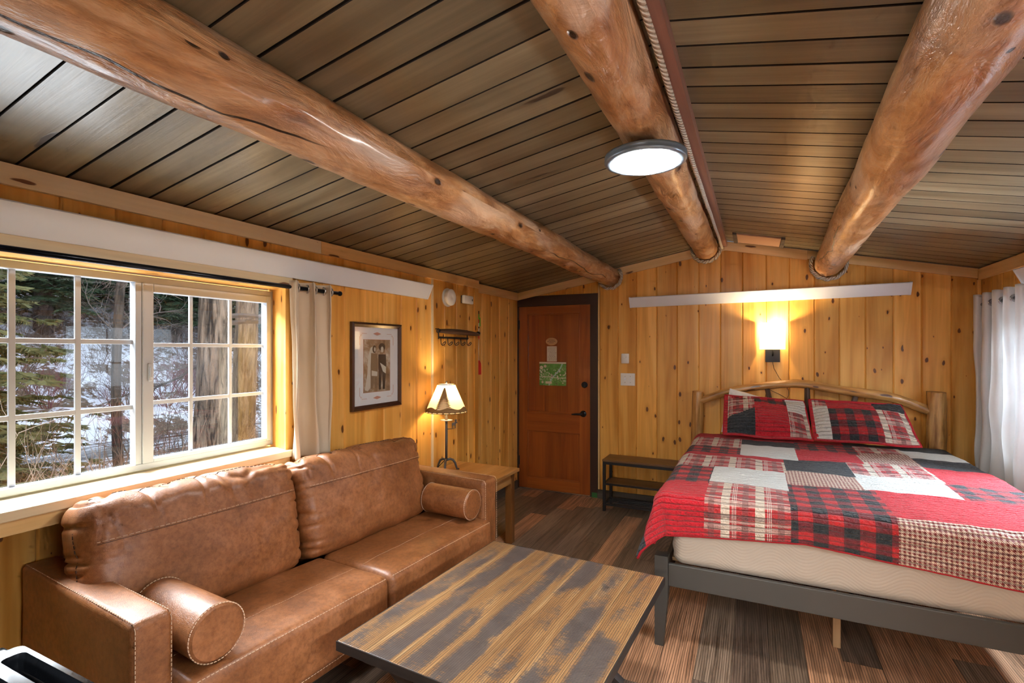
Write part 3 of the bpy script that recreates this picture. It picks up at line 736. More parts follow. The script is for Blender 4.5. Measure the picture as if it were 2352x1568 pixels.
m = MB(); m.box((-2.469, 1.34, 1.0), (-2.467, 1.93, 1.762)); m.build('pane', 'glass', sash)
m = MB()
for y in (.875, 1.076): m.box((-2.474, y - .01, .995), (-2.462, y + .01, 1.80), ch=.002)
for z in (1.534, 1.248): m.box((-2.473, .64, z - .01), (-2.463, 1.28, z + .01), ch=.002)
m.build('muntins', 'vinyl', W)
m = MB(); m.box((-2.469, .64, .99), (-2.467, 1.28, 1.80)); m.build('pane', 'glass', W)
m = MB(); m.box((-2.433, 1.318, 1.36), (-2.424, 1.335, 1.44), ch=.004); m.box((-2.425, 1.32, 1.375), (-2.412, 1.333, 1.425), ch=.004); m.build('latch', 'vinyl', sash)
# right wall window; the unseen near-right and front ones are added for fill
def far_window(name, P, w0, w1, z0, z1, nx, nz):
    Wn = thing(name, P((w0 + w1) / 2, (z0 + z1) / 2, 0), None, None, kind='structure')
    def B(m, a, b, c_, d, t0, t1): 
        p, q = V(P(a, c_, t0)), V(P(b, d, t1)); m.box([min(p[i], q[i]) for i in range(3)], [max(p[i], q[i]) for i in range(3)])
    m = MB()
    for a, b, c_, d in ((w0, w0 + .05, z0, z1), (w1 - .05, w1, z0, z1), (w0, w1, z0, z0 + .05), (w0, w1, z1 - .05, z1)): B(m, a, b, c_, d, 0, .04)
    m.build('window_frame', 'vinyl', Wn)
    m = MB()
    for i in range(1, nx): x = w0 + (w1 - w0) * i / nx; B(m, x - .01, x + .01, z0, z1, .012, .024)
    for i in range(1, nz): z = z0 + (z1 - z0) * i / nz; B(m, w0, w1, z - .01, z + .01, .013, .023)
    m.build('muntins', 'vinyl', Wn)
    m = MB(); B(m, w0 + .04, w1 - .04, z0 + .04, z1 - .04, .017, .019); m.build('pane', 'glass', Wn)
far_window('window_2', lambda w, z, d: (XR + .06 + d, w, z), RH[0], RH[1], RH[2], RH[3], 4, 2)
far_window('fill_window_4', lambda w, z, d: (XR + .06 + d, w, z), *RH2, 4, 2)
far_window('fill_window_3', lambda w, z, d: (w, YF - .10 + d, z), FH[0], FH[1], FH[2], FH[3], 4, 3)
# ------------------------------------------------------------------ wall fittings
def heater(name, P, w0, w1, zb, zt, label, tilt=0.0):
    """slanted radiant cove panel: top edge stands out from the wall. P(w,z,d)"""
    t = thing(name, P((w0 + w1) / 2, (zb + zt) / 2, .03), label, 'heater', 'white cove heaters')
    zf = lambda w: tilt * (w - w0) / (w1 - w0)
    m = MB(); prof = [(.001, zb), (.022, zb), (.072, zt - .004), (.066, zt + .002), (.001, zt + .004)]
    n = len(prof)
    for w in (w0, w1): m.v += [V(P(w, z + zf(w), d)) for d, z in prof]
    for i in range(n): m.face([i, (i + 1) % n, n + (i + 1) % n, n + i])
    m.face(range(n)); m.face(range(n, 2 * n)); m.build('panel', 'white', t)
    for w, e in ((w0 - .004, w0 + .012), (w1 - .012, w1 + .004)):
        m = MB(); b = 0
        for ww in (w, e): m.v += [V(P(ww, z + zf(ww) + (.002 if z > (zb + zt) / 2 else -.002), d + (.002 if d > .01 else 0))) for d, z in prof]
        for i in range(n): m.face([b + i, b + (i + 1) % n, b + n + (i + 1) % n, b + n + i])
        m.face(range(b, b + n)); m.face(range(b + n, b + 2 * n))
        m.build('end_cap', 'white', t)
heater('cove_heater', lambda w, z, d: (XL + d, w, z), .25, 3.20, 1.888, 1.992, 'long white cove heater high on the window wall')
heater('cove_heater', lambda w, z, d: (w, YB - d, z), -1.108, 1.107, 1.914, 2.008, 'white cove heater on the back wall above the wall sconce', .023)
heater('cove_heater', lambda w, z, d: (XR - d, w, z), 2.3, 4.25, 1.90, 2.005, 'white cove heater whose end tip shows at the right edge, above the white curtain')

def torus(c, Rr, r, ax, seg=20, s2=8):
    m = MB(); ax = V(ax).normalized(); a = ax.orthogonal().normalized(); b = ax.cross(a); c = V(c)
    m.tube([c + (a * math.cos(2 * PI * i / seg) + b * math.sin(2 * PI * i / seg)) * Rr for i in range(seg)], r, s2, closed=True); return m
def curtain(name, X, y0, y1, z0, z1, waves, amp, mat, label, gm, rmat, rod_y, rodz, rodr, rodlabel, sgn, flare=.0, seed=1, gat=()):
    t = thing(name, (X, (y0 + y1) / 2, z1), label, 'curtain')
    def P(u, v):
        z = z1 + (z0 - z1) * v; ph = u * waves * 2 * PI
        s = v
        y = y0 + (y1 - y0) * u + .018 * math.sin(ph * 2 + .6) * (1 - .4 * s) + flare * s * (u - .5) + .014 * s * math.sin(u * 9 + seed)
        w = math.sin(ph + s * (.9 * math.sin(u * 7 + seed))) * amp * (1 + .35 * s * math.sin(u * 13 + seed))
        w += .010 * s * math.sin(z * 9 + u * 11) + .006 * mn.noise(V((u * 6, z * 5, seed)))
        return (X + sgn * w, y, z + .003 * math.sin(ph))
    m = MB(); m.grid(P, 150, 60); o = m.build('cloth', mat, t, smooth=True, recalc=False)
    sd = o.modifiers.new('thick', 'SOLIDIFY'); sd.thickness = .0025
    for u in gat:
        p = P(u, .0); p2 = P(u + .004, 0); tan = V(p2) - V(p); nrm = V((-tan.y, tan.x, 0))
        torus((X, p[1], rodz), .021, .0045, (.35 * sgn, 1, 0)).build('grommet', gm, t, smooth=True)
    r = thing('curtain_rod', (X, rod_y[0], rodz), rodlabel, 'curtain rod')
    m = MB(); m.tube([(X, rod_y[0], rodz), (X, (rod_y[0] + rod_y[1]) / 2, rodz), (X, rod_y[1], rodz)], rodr, 16); m.build('pole', rmat, r, smooth=True)
    m = MB(); m.tube([(X, rod_y[0] + (rod_y[1] - rod_y[0]) * .47, rodz), (X, rod_y[1], rodz)], rodr * 1.18, 16); m.build('outer_sleeve', rmat, r, smooth=True)
    m = MB(); m.tube([(X, rod_y[1], rodz), (X, rod_y[1] + (.01 if rod_y[1] > rod_y[0] else -.01), rodz)], rodr * 1.5, 16); m.build('end_cap', rmat, r, smooth=True)
    return t, r
ct, rd = curtain('curtain', -2.195, 1.862, 2.165, .915, 1.863, 2.6, .044, 'curtain', 'beige eyelet curtain gathered at the right side of the window, behind the sofa', 'steel', 'rod', (-.6, 2.225), 1.829, .0095, 'black curtain rod across the top of the left window', 1, seed=2, gat=(.19, .385, .577, .77, .96))
m = MB(); m.box((XL + .001, 2.19, 1.80), (XL + .012, 2.215, 1.86)); m.tube([(XL + .01, 2.203, 1.829), (-2.195, 2.203, 1.829)], .006, 8); m.build('bracket', 'rod', rd)
ct, rd = curtain('curtain', 1.465, 4.80, 3.72, .50, 1.895, 6.5, .038, 'curtain_w', 'white eyelet curtain hanging at the right edge of the photo beside the bed', 'steel', 'steel', (4.84, 2.2), 1.825, .012, 'steel curtain rod at the right edge, through the white curtain', -1, seed=5, gat=(.154, .231, .308, .385, .46, .54))

ry = Matrix.Rotation(R(90), 4, 'Y')
t = thing('smoke_detector', (XL, 3.50, 1.93), 'round white smoke detector high on the plank wall', 'smoke detector')
m = MB(); m.lathe([(.075, 0), (.076, .01), (.070, .012)], (XL + .001, 3.50, 1.928), ry); m.build('base_ring', 'plastic', t, smooth=False)
m = MB(); m.lathe([(.060, .012), (.060, .028)], (XL + .001, 3.50, 1.928), ry); m.build('vent_band', 'sepia_l', t)
m = MB(); m.lathe([(.066, .028), (.068, .034), (.066, .046), (.055, .052), (.012, .053), (.01, .052)], (XL + .001, 3.50, 1.928), ry); smooth_angle(m.build('cover', 'plastic', t))
t = thing('alarm_unit', (XL, 3.79, 1.93), 'small white rectangular alarm unit to the right of the round smoke detector', 'alarm')
m = MB(); m.box((XL + .001, 3.715, 1.900), (XL + .012, 3.87, 1.968), ch=.003); m.build('mounting_plate', 'sepia_d', t)
m = MB(); m.box((XL + .012, 3.71, 1.898), (XL + .042, 3.866, 1.970), ch=.009); smooth_angle(m.build('cover', 'plastic', t))
m = MB(); m.box((XL + .0415, 3.835, 1.925), (XL + .044, 3.848, 1.943), ch=.001); m.build('test_button', 'sepia_d', t)

# coat rack
t = thing('coat_rack', (XL, 3.6, 1.62), 'rustic wooden yoke coat rack with iron hooks below the smoke detector', 'coat rack')
m = MB(); n = 24; pts = []; rr = []
for i in range(n + 1):
    u = i / n; pts.append((XL + .045, 3.30 + .655 * u, 1.648 - .012 * u + .006 * math.sin(PI * u))); rr.append(.012 + .011 * math.sin(PI * min(1, max(0, u))) ** .7)
m.tube(pts, rr, 12); m.build('yoke_bar', 'wood_bar', t, smooth=True)
for y in (3.312, 3.943): m = MB(); m.lathe([(.016, -.01), (.016, .01)], (XL + .045, y, 1.648), Matrix.Rotation(R(90), 4, 'X'), 14); m.build('iron_cap', 'iron', t)
m = MB(); m.box((XL + .03, 3.335, 1.590), (XL + .036, 3.785, 1.606)); m.build('hook_rail', 'iron', t)
for y in (3.335, 3.775): m = MB(); m.tube([(XL + .002, y, 1.665), (XL + .03, y, 1.668), (XL + .03, y, 1.585)], .005, 8); m.build('hanger', 'iron', t)
for k in range(5):
    y = 3.358 + k * .1
    m = MB(); m.tube([(XL + .036, y, 1.60), (XL + .037, y, 1.57), (XL + .04, y, 1.545), (XL + .052, y, 1.535), (XL + .066, y + .004, 1.54), (XL + .074, y + .012, 1.556), (XL + .066, y + .018, 1.566), (XL + .052, y + .016, 1.556), (XL + .046, y + .008, 1.545)], .0035, 6); m.build('hook', 'iron', t, smooth=True)
# fly swatter
fx, fy = XF + .012, 4.113
t = thing('fly_swatter', (fx, fy, 1.56), 'red fly swatter with colour-banded handle hanging beyond the coat rack', 'fly swatter')
m = MB(); m.tube([(fx, fy, 1.40), (fx, fy, 1.62), (fx, fy + .002, 1.86)], .003, 6); m.build('wire_stem', 'steel', t)
for z0, z1, mt, w in ((1.60, 1.657, 'red_pl', .009), (1.657, 1.70, 'plastic', .009), (1.70, 1.715, 'iron', .009), (1.715, 1.75, 'plastic', .009), (1.75, 1.785, 'red_pl', .009), (1.785, 1.835, 'grn_pl', .010), (1.835, 1.862, 'iron', .006)):
    m = MB(); m.box((fx - .004, fy - w, z0), (fx + .004, fy + w, z1), ch=.002); m.build('handle_band', mt, t)
m = MB(); m.box((fx + .004, fy + .008, 1.72), (fx + .008, fy + .022, 1.80), ch=.001); m.build('hang_tag', 'grn_pl', t)
m = MB(); b0 = [(fy - .018, 1.40), (fy + .018, 1.40), (fy + .045, 1.37), (fy + .048, 1.268), (fy - .02, 1.268)]
for x in (fx - .0015, fx + .0015): m.v += [V((x, a, b)) for a, b in b0]
for i in range(5): m.face([i, (i + 1) % 5, 5 + (i + 1) % 5, 5 + i])
m.face(range(5)); m.face(range(5, 10)); m.build('paddle', 'red_pl', t)

# framed picture: generic sepia portrait of two standing people
t = thing('framed_picture', (XL, 2.64, 1.39), 'framed sepia photo of two standing figures in white mat, beside the window curtain', 'picture')
y0, y1, z0, z1 = 2.398, 2.885, 1.112, 1.676; w = .030; d = .028
m = MB()
o = [(y0, z0), (y1, z0), (y1, z1), (y0, z1)]; ii = [(y0 + w, z0 + w), (y1 - w, z0 + w), (y1 - w, z1 - w), (y0 + w, z1 - w)]
mid = [(y0 + w * .45, z0 + w * .45), (y1 - w * .45, z0 + w * .45), (y1 - w * .45, z1 - w * .45), (y0 + w * .45, z1 - w * .45)]
rings = [(o, .001), (o, d * .8), (mid, d), (ii, d * .55), (ii, .004)]
for pl, dd in rings: m.v += [V((XL + dd, a, b)) for a, b in pl]
for k in range(4):
    for i in range(4): j = (i + 1) % 4; m.face([k * 4 + i, k * 4 + j, (k + 1) * 4 + j, (k + 1) * 4 + i])
m.build('frame', 'frame', t)
bx('mat_board', (XL + .003, y0 + w - .002, z0 + w - .002), (XL + .009, y1 - w + .002, z1 - w + .002), 'mat', t)
cy, czp = (y0 + y1) / 2, (z0 + z1) / 2; pw, ph = .130, .172
m = MB()
def line(m, a, b, c_, dd, th=.0022): m.box((XL + .009, min(a, c_) - th / 2, min(b, dd) - th / 2), (XL + .0102, max(a, c_) + th / 2, max(b, dd) + th / 2))
for sy in (-1, 1):
    for sz in (-1, 1):
        Y, Z = cy + sy * .165, czp + sz * .212
        line(m, Y, Z - sz * .075, Y, Z - sz * .02); line(m, Y - sy * .02, Z, Y - sy * .065, Z)
        line(m, Y - sy * .010, Z - sz * .02, Y - sy * .010, Z - sz * .010); line(m, Y - sy * .02, Z - sz * .010, Y - sy * .010, Z - sz * .010)
for sz in (-1, 1):
    zc = czp + sz * .212; pts = [(-.04, 0), (-.02, .006), (0, .011), (.02, .006), (.04, 0), (.02, -.006), (0, -.011), (-.02, -.006)]
    m.poly([(XL + .0102, cy + a, zc + b) for a, b in pts])
for a, b, c_, dd in ((-pw, -ph, pw, -ph), (-pw, ph, pw, ph), (-pw, -ph, -pw, ph), (pw, -ph, pw, ph)): line(m, cy + a, czp + b, cy + c_, czp + dd, .004)
m.build('mat_border', 'matline', t)
def sepia():
    t = NT('sepia_backdrop'); o = t.obj(); a = t.noise(o, 11, 5, .65, .5)
    return t.done(t.ramp(a, [(.3, (.24, .14, .075)), (.5, (.42, .28, .17)), (.68, (.72, .68, .6))]), .5)
M['sepia_bg'] = sepia()
pr = bx('print', (XL + .009, cy - pw, czp - ph), (XL + .0105, cy + pw, czp + ph), 'sepia_bg', t)
def fig(cx, head, parts):
    for pts, mt in parts:
        m = MB(); x = XL + .0108 + .0002 * fig.k; fig.k += 1
        m.poly([(x, cy + cx + a, czp + b) for a, b in pts]); m.build('printed_figure', mt, pr)
fig.k = 0
def el(x, z, a, b, n=16): return [(x + a * math.cos(2 * PI * i / n), z + b * math.sin(2 * PI * i / n)) for i in range(n)]
fig(-.035, 0, [([(-.03, .12), (-.055, .06), (-.06, -.05), (-.085, -.155), (-.055, -.165), (-.02, -.13), (.0, -.02), (.012, .07), (0, .13)], 'sepia_l'),
               ([(-.025, .085), (.035, .08), (.04, -.02), (.036, -.15), (.012, -.15), (.005, -.06), (-.008, -.15), (-.03, -.15), (-.03, 0)], 'sepia'),
               ([(-.02, -.03), (.036, -.04), (.034, -.07), (-.02, -.065)], 'sepia_l'), (el(.005, .11, .018, .025), 'sepia_d'), (el(.01, .108, .009, .015), 'sepia_l')])
fig(.045, 0, [([(-.035, .075), (.04, .075), (.045, 0), (.03, -.16), (.010, -.16), (.0, -.04), (-.010, -.16), (-.03, -.16), (-.035, 0)], 'sepia_d'),
              ([(-.02, .02), (.042, -.01), (.04, -.055), (.01, -.04)], 'sepia_l'), (el(0, .125, .034, .026), 'sepia_d'), (el(.002, .108, .014, .02), 'sepia_l')])
bx('glazing', (XL + .0135, y0 + w, z0 + w), (XL + .0145, y1 - w, z1 - w), 'glass', t)

# thermostat, light switch
t = thing('thermostat', (-1.16, YB, 1.41), 'small white thermostat on the back wall, above the light switch', 'thermostat')
m = MB(); m.box((-1.197, YB - .028, 1.365), (-1.122, YB - .001, 1.462), ch=.006); smooth_angle(m.build('housing', 'plastic', t)); bx('mounting_plate', (-1.195, YB - .0009, 1.368), (-1.124, YB - .0002, 1.459), 'plastic', t)
m = MB(); m.lathe([(.020, 0), (.019, .008), (.016, .010)], (-1.163, YB - .028, 1.432), rx, 24); m.build('dial', 'plastic', t)
t = thing('light_switch', (-1.136, YB, 1.205), 'white double light switch plate on the plank wall near the door', 'light switch')
m = MB(); m.box((-1.207, YB - .010, 1.146), (-1.065, YB - .001, 1.268), ch=.003); m.build('plate', 'plastic', t)
for x in (-1.163, -1.11): m = MB(); m.box((x - .005, YB - .021, 1.20), (x + .005, YB - .009, 1.222), ch=.002); m.build('toggle', 'mat', t)
for x in (-1.163, -1.11):
    for z in (1.177, 1.237): m = MB(); m.lathe([(.0035, 0), (.003, .0012)], (x, YB - .010, z), rx, 10); m.build('screw', 'steel', t)

# wall sconce
t = thing('wall_sconce', (.135, YB, 1.5), 'lit wall sconce with white shade and black back plate above the headboard', 'lamp')
m = MB(); m.box((.079, YB - .02, 1.392), (.194, YB - .001, 1.52), ch=.002); m.build('back_plate', 'iron', t)
m = MB(); m.tube([(.136, YB - .02, 1.45), (.136, YB - .065, 1.45), (.136, YB - .07, 1.47), (.136, YB - .07, 1.56)], .006, 10); m.build('arm', 'iron', t, smooth=True)
m = MB(); m.tube([(.136, YB - .07, 1.54), (.136, YB - .07, 1.59)], .016, 14); m.build('socket', 'iron', t, smooth=True)
def P(u, v):
    a = PI * u; e = 3.2
    cx = math.copysign(abs(math.cos(a)) ** (2 / e), math.cos(a)); sx = abs(math.sin(a)) ** (2 / e)
    return (.134 + .099 * cx, YB - .022 - .098 * sx, 1.503 + .232 * v)
m = MB(); m.grid(P, 40, 4); o = m.build('lamp_shade', 'shade_w', t, smooth=True, recalc=False)
o.modifiers.new('t', 'SOLIDIFY').thickness = .0015
m = MB(); m.lathe([(.008, 0), (.022, .02), (.028, .045), (.02, .07), (.004, .08)], (.136, YB - .07, 1.59), None, 20)
M['bulb'] = emit('lit_bulb', (1, .78, .5), 18); m.build('bulb', 'bulb', t, smooth=True)
cp = [(.136, 4.982, 1.395), (.147, 4.985, 1.336), (.188, 4.985, 1.254), (.231, 4.983, 1.202), (.258, 4.98, 1.15), (.261, 4.975, 1.11), (.244, 4.97, 1.078), (.188, 4.97, 1.113), (.113, 4.97, 1.149), (.086, 4.97, 1.121), (.069, 4.97, 1.032), (.06, 4.97, .7)]
m = MB(); m.tube(cp, .0022, 6); m.build('power_cord', 'rod', t, smooth=True)
def lamp(name, ty, loc, e, col, size=.03, **k):
    d = bpy.data.lights.new(name, ty); d.energy = e; d.color = col
    if ty == 'POINT': d.shadow_soft_size = size
    o = bpy.data.objects.new(name, d); C.objects.link(o); o.location = loc
    return o
lamp('sconce_light', 'POINT', (.136, YB - .10, 1.69), 14, (1, .72, .40), .02)

# ------------------------------------------------------------------ sofa
PH = R(4.3); A_ = V((math.sin(PH), math.cos(PH), 0)); N_ = V((math.cos(PH), -math.sin(PH), 0)); O_ = V((-1.597, .942, 0))
MS = Matrix(((N_.x, A_.x, 0, O_.x), (N_.y, A_.y, 0, O_.y), (0, 0, 1, 0), (0, 0, 0, 1)))
def SL(x, y, z): return MS @ V((x, y, z))
SB = -.835
t = thing('sofa', SL(-.3, .86, 0), 'tan leather two-seat sofa with low wide arms under the window', 'sofa')
def soft(c, h, r, fn=None, rot=None, n=(10, 10, 10), m_=5):
    m = MB(); X = MS @ Matrix.Translation(c) @ (rot or Matrix()); m.rbox(h, r, n, m_, X, fn); return m
def wr(seed, amp, fx=6, edge=1):
    def f(p, n):
        q = V((p.x * fx, p.y * fx, p.z * fx)) + V((seed * 7, seed * 3, seed))
        return p + n * (mn.noise(q) * amp + mn.noise(q * 2.7) * amp * .4)
    return f
def puff(h, seed, px=.03, pz=.0, amp=.004, wrk=0):
    def f(p, n):
        u = [max(0, 1 - (p[i] / h[i]) ** 2) for i in range(3)]
        p = p.copy()
        p.x += (1 if p.x > 0 else -1) * px * u[1] ** .6 * u[2] ** .6 if px else 0
        p.z += (1 if p.z > 0 else -1) * pz * u[1] ** .6 * u[0] ** .5 if pz else 0
        q = V((p.x * 6, p.y * 6, p.z * 6)) + V((seed * 7, seed * 3, seed))
        a = mn.noise(q) * amp + mn.noise(q * 2.5) * amp * .5
        if wrk:                                    # gathers running off the top and side seams
            ez = max(0, (p.z / h[2])) ** 2.2; ey = abs(p.y / h[1]) ** 8
            g = mn.noise(V((p.y * 13 + seed, p.z * 2.2, p.x * 4))); g2 = mn.noise(V((p.z * 24, seed, p.y * 4)))
            g = -math.exp(-(g / .11) ** 2) * (.5 + .5 * mn.noise(V((p.y * 5, seed, 1)))); g2 = -math.exp(-(g2 / .12) ** 2) * .7
            a += wrk * (ez * g * 1.5 + ey * g2 * 1.3 + .25 * mn.noise(V((p.y * 9 + p.z * 9, p.z * 5, seed))))
        return p + n * a
    return f
ZS, ZA, ZB_ = .49, .71, .24
def seam(name, pts, mat='stitch', dash=.009, gap=.005, r=.0015, parent=None):
    m = MB(); pts = [V(p) for p in pts]; 
    for a, b in zip(pts, pts[1:]):
        L = (b - a).length; d = (b - a) / L; s_ = 0
        while s_ < L - dash * .5:
            m.tube([a + d * s_, a + d * min(L, s_ + dash)], r, 5); s_ += dash + gap
    return m.build(name, mat, parent)
base = soft((-.425, .865, .205), (.38, .93, .045), .01); base.build('base_rail', 'leather', t, smooth=True)
for x in (-.08, -.77):
    for y in (-.02, 1.77):
        m = MB(); m.tube([SL(x, y, .17), SL(x, y, .0)], [.028, .018], 14); m.build('leg', 'table_dark', t, smooth=True)
m = soft((SB / 2 - .0, -.0575, (ZA + ZB_) / 2), (-SB / 2, .0575, (ZA - ZB_) / 2), .022, puff((-SB / 2, .0575, (ZA - ZB_) / 2), 3, 0, .003, .003), n=(16, 6, 12)); arm1 = m.build('arm', 'leather', t, smooth=True)
m = soft((SB / 2, 1.80, (ZA + ZB_) / 2), (-SB / 2, .075, (ZA - ZB_) / 2), .030, puff((-SB / 2, .075, (ZA - ZB_) / 2), 4, 0, .004, .003), n=(16, 6, 12)); arm2 = m.build('arm', 'leather', t, smooth=True)
for ar, ys_ in ((arm1, (-.106, -.010)), (arm2, (1.737, 1.863))):
    for y in ys_: seam('stitching', [SL(SB + .025, y, ZA + .0008), SL(-.012, y, ZA - .0008), SL(.0015, y, ZA - .02), SL(.0012, y, ZB_ + .03)], parent=ar)
for k, (ya, yb) in enumerate(((.003, .862), (.866, 1.722))):
    h = (.235, (yb - ya) / 2, (ZS - .265) / 2)
    m = soft((.065 - .235, (ya + yb) / 2, (ZS + .265) / 2), h, .035, puff(h, 11 + k, .006, .010, .004), n=(18, 30, 6)); c_ = m.build('seat_cushion', 'leather', t, smooth=True)
    fs = puff(h, 11 + k, .006, .010, .004); XS = MS @ Matrix.Translation((.065 - .235, (ya + yb) / 2, (ZS + .265) / 2)); c4 = .035 * .707
    def sline(px_, pz_, nx, nz):
        out = []
        for i in range(31):
            y = -h[1] + .02 + (2 * h[1] - .04) * i / 30; nn = V((nx, 0, nz)).normalized(); out.append(XS @ (fs(V((px_, y, pz_)), nn) + nn * .0012))
        return out
    seam('stitching', sline(h[0] - .035 + c4, h[2] - .035 + c4, 1, 1), parent=c_)
    seam('stitching', sline(h[0] - .035 + c4, -h[2] + .035 - c4, 1, -1), parent=c_)
    seam('stitching', sline(.04, h[2], 0, 1), dash=.007, gap=.004, r=.0008, parent=c_)
m = soft((SB + .105, .862, .50), (.105, .862, .25), .03, wr(2, .003)); m.build('back_frame', 'leather', t, smooth=True)
for k, (ya, yb, zc, hz) in enumerate(((-.075, .755, .715, .245), (.760, 1.635, .715, .235))):
    h = (.105, (yb - ya) / 2, hz)
    X = MS @ Matrix.Translation((-.505 + .02 * k, (ya + yb) / 2, zc)) @ Matrix.Rotation(R(-11), 4, 'Y')
    f = puff(h, 21 + k, .035, .014, .007, .017)
    m = MB(); m.rbox(h, .065, (14, 110, 40), 8, X, f); c_ = m.build('back_cushion', 'leather', t, smooth=True)
    def surf(y, z, off=.0015):
        p = f(V((h[0], y, z)), V((1, 0, 0))); return X @ (p + V((off, 0, 0)))
    seam('stitching', [surf(-h[1] + .035 + (2 * h[1] - .07) * i / 40, .11) for i in range(41)], parent=c_)
    seam('stitching', [surf(-h[1] + .035 + (2 * h[1] - .07) * i / 40, .103) for i in range(41)], 'stitch_dark', .02, 0.0, .0009, parent=c_)
    top = [X @ (f(V((.03, -h[1] + .05 + (2 * h[1] - .1) * i / 40, h[2])), V((0, 0, 1))) + V((0, 0, .001))) for i in range(41)]
    seam('stitching', top, 'stitch_dark', .012, .002, .0016, parent=c_)
    side = [X @ (f(V((.03, -h[1], -h[2] + .08 + (2 * h[2] - .16) * i / 20)), V((0, -1, 0))) + V((0, -.001, 0))) for i in range(21)]
    seam('stitching', side, 'stitch_dark', .012, .002, .0016, parent=c_)
def bolster(x0, x1, y, z, r, label):
    t = thing('bolster_pillow', SL((x0 + x1) / 2, y, z - r), label, 'bolster', 'round leather bolsters on the sofa')
    m = MB(); n = 30; pts = []; rr = []
    for i in range(n + 1):
        u = i / n; pts.append(SL(x0 + (x1 - x0) * u, y, z)); e = min(u, 1 - u) * (x1 - x0)
        rr.append(r * (1 if e > .012 else .90 + .10 * math.sqrt(max(0, 1 - (1 - e / .012) ** 2))))
    m.tube(pts, rr, 48, fn=lambda an, L: 1 + .012 * mn.noise(V((math.cos(an) * 1.5, math.sin(an) * 1.5, L * 6 + r * 50)))); smooth_angle(m.build('bolster_body', 'leather', t), 35)
    for x in (x0 + .006, x1 - .006):
        seam('end_stitching', [SL(x, y + math.cos(2 * PI * i / 48) * r * 1.003, z + math.sin(2 * PI * i / 48) * r * 1.003) for i in range(49)], parent=t, dash=.008, gap=.004, r=.0018)
    return t
bolster(-.325, .045, .108, ZS + .106, .090, 'leather bolster lying against the near sofa arm, at the lower left')
bolster(-.335, -.01, 1.622, ZS + .104, .086, 'leather bolster against the far sofa arm, beside the end table')

# ------------------------------------------------------------------ end table + lamp
t = thing('end_table', (-1.95, 3.3, 0), 'square honey-oak end table behind the far sofa arm, holding the lamp', 'table')
ex0, ex1, ey0, ey1, ez = -2.235, -1.665, 2.985, 3.595, .575
m = MB(); m.box((ex0, ey0, ez - .028), (ex1, ey1, ez), ch=.006, grain=1); m.build('tabletop', 'oak', t)
for x in (ex0 + .03, ex1 - .085):
    for y in (ey0 + .03, ey1 - .085): m = MB(); m.box((x, y, 0), (x + .055, y + .055, ez - .029), ch=.003); m.build('leg', 'oak_dark' if x > -2 else 'oak', t)
for lo, hi in (((ex1 - .045, ey0 + .086, ez - .11), (ex1 - .035, ey1 - .086, ez - .029)), ((ex0 + .035, ey0 + .086, ez - .11), (ex0 + .045, ey1 - .086, ez - .029)), ((ex0 + .086, ey0 + .035, ez - .11), (ex1 - .086, ey0 + .045, ez - .029)), ((ex0 + .086, ey1 - .045, ez - .11), (ex1 - .086, ey1 - .035, ez - .029))):
    m = MB(); m.box(lo, hi, ch=.002); m.build('apron', 'oak', t)
lx, ly = -2.125, 3.255
t = thing('table_lamp', (lx, ly, ez), 'lit iron table lamp with tree-silhouette parchment shade on the end table', 'lamp')
m = MB(); m.tube([(lx, ly, .655), (lx, ly, .8), (lx, ly, 1.05)], .010, 12); m.build('pole', 'lampiron', t, smooth=True)
for a in (-65, 55, 175):
    ca, sa = math.cos(R(a)), math.sin(R(a))
    pts = [(lx + ca * q, ly + sa * q, z) for q, z in ((0, .66), (.03, .665), (.055, .655), (.072, .63), (.082, .60), (.088, .583), (.104, .581))]
    m = MB(); m.tube(pts, [.009, .009, .009, .0085, .008, .007, .006], 10); m.build('foot', 'lampiron', t, smooth=True)
m = MB(); m.lathe([(.004, -.002), (.046, 0), (.048, .003), (.012, .002)], (lx, ly, .962), None, 28); m.build('drip_plate', 'mat', t, smooth=True)
m = MB(); m.tube([(lx, ly, .895), (lx + .055, ly + .03, .898)], .0025, 6); m.build('ornament_bracket', 'lampiron', t)
ox = V((lx + .052, ly + .028, .90)); dr = V((.43, .9, 0)).normalized()   # small moose cut-out
m = MB(); mo = [(-.018, 0), (-.014, 0), (-.012, .022), (.006, .022), (.008, 0), (.012, 0), (.013, .03), (.022, .04), (.03, .036), (.03, .045), (.02, .052), (.028, .066), (.018, .064), (.014, .072), (.010, .062), (.0, .066), (.008, .052), (-.004, .046), (-.02, .04), (-.019, .02)]
for s_ in (-.0012, .0012): m.v += [ox + dr * a + V((dr.y, -dr.x, 0)) * s_ + V((0, 0, b)) for a, b in mo]
k = len(mo)
for i in range(k): m.face([i, (i + 1) % k, k + (i + 1) % k, k + i])
m.face(range(k)); m.face(range(k, 2 * k)); m.build('moose_ornament', 'lampiron', t)
zb_, zt_, rb, rt = 1.027, 1.236, .158, .066
def cone(u, z, o=0): k = (z - zb_) / (zt_ - zb_); q = rb + (rt - rb) * k + o; return (lx + q * math.cos(u), ly + q * math.sin(u), z)
m = MB(); m.grid(lambda u, v: cone(2 * PI * u, zb_ + (zt_ - zb_) * v), 48, 6, closeu=True); sh = m.build('lamp_shade', 'shade_p', t, smooth=True, recalc=False)
def art(f0, f1, a0, a1, n=60, nv=4):
    m = MB(); m.grid(lambda u, v: cone(a0 + (a1 - a0) * u, f0(u) + (f1(u) - f0(u)) * v, .0012), n, nv); return m.build('cutout_silhouette', 'shade_art', sh, recalc=False)
art(lambda u: zb_ + .006, lambda u: zb_ + .028 + .016 * math.sin(u * 2 * PI * 3 + 1) ** 2, 0, 2 * PI)
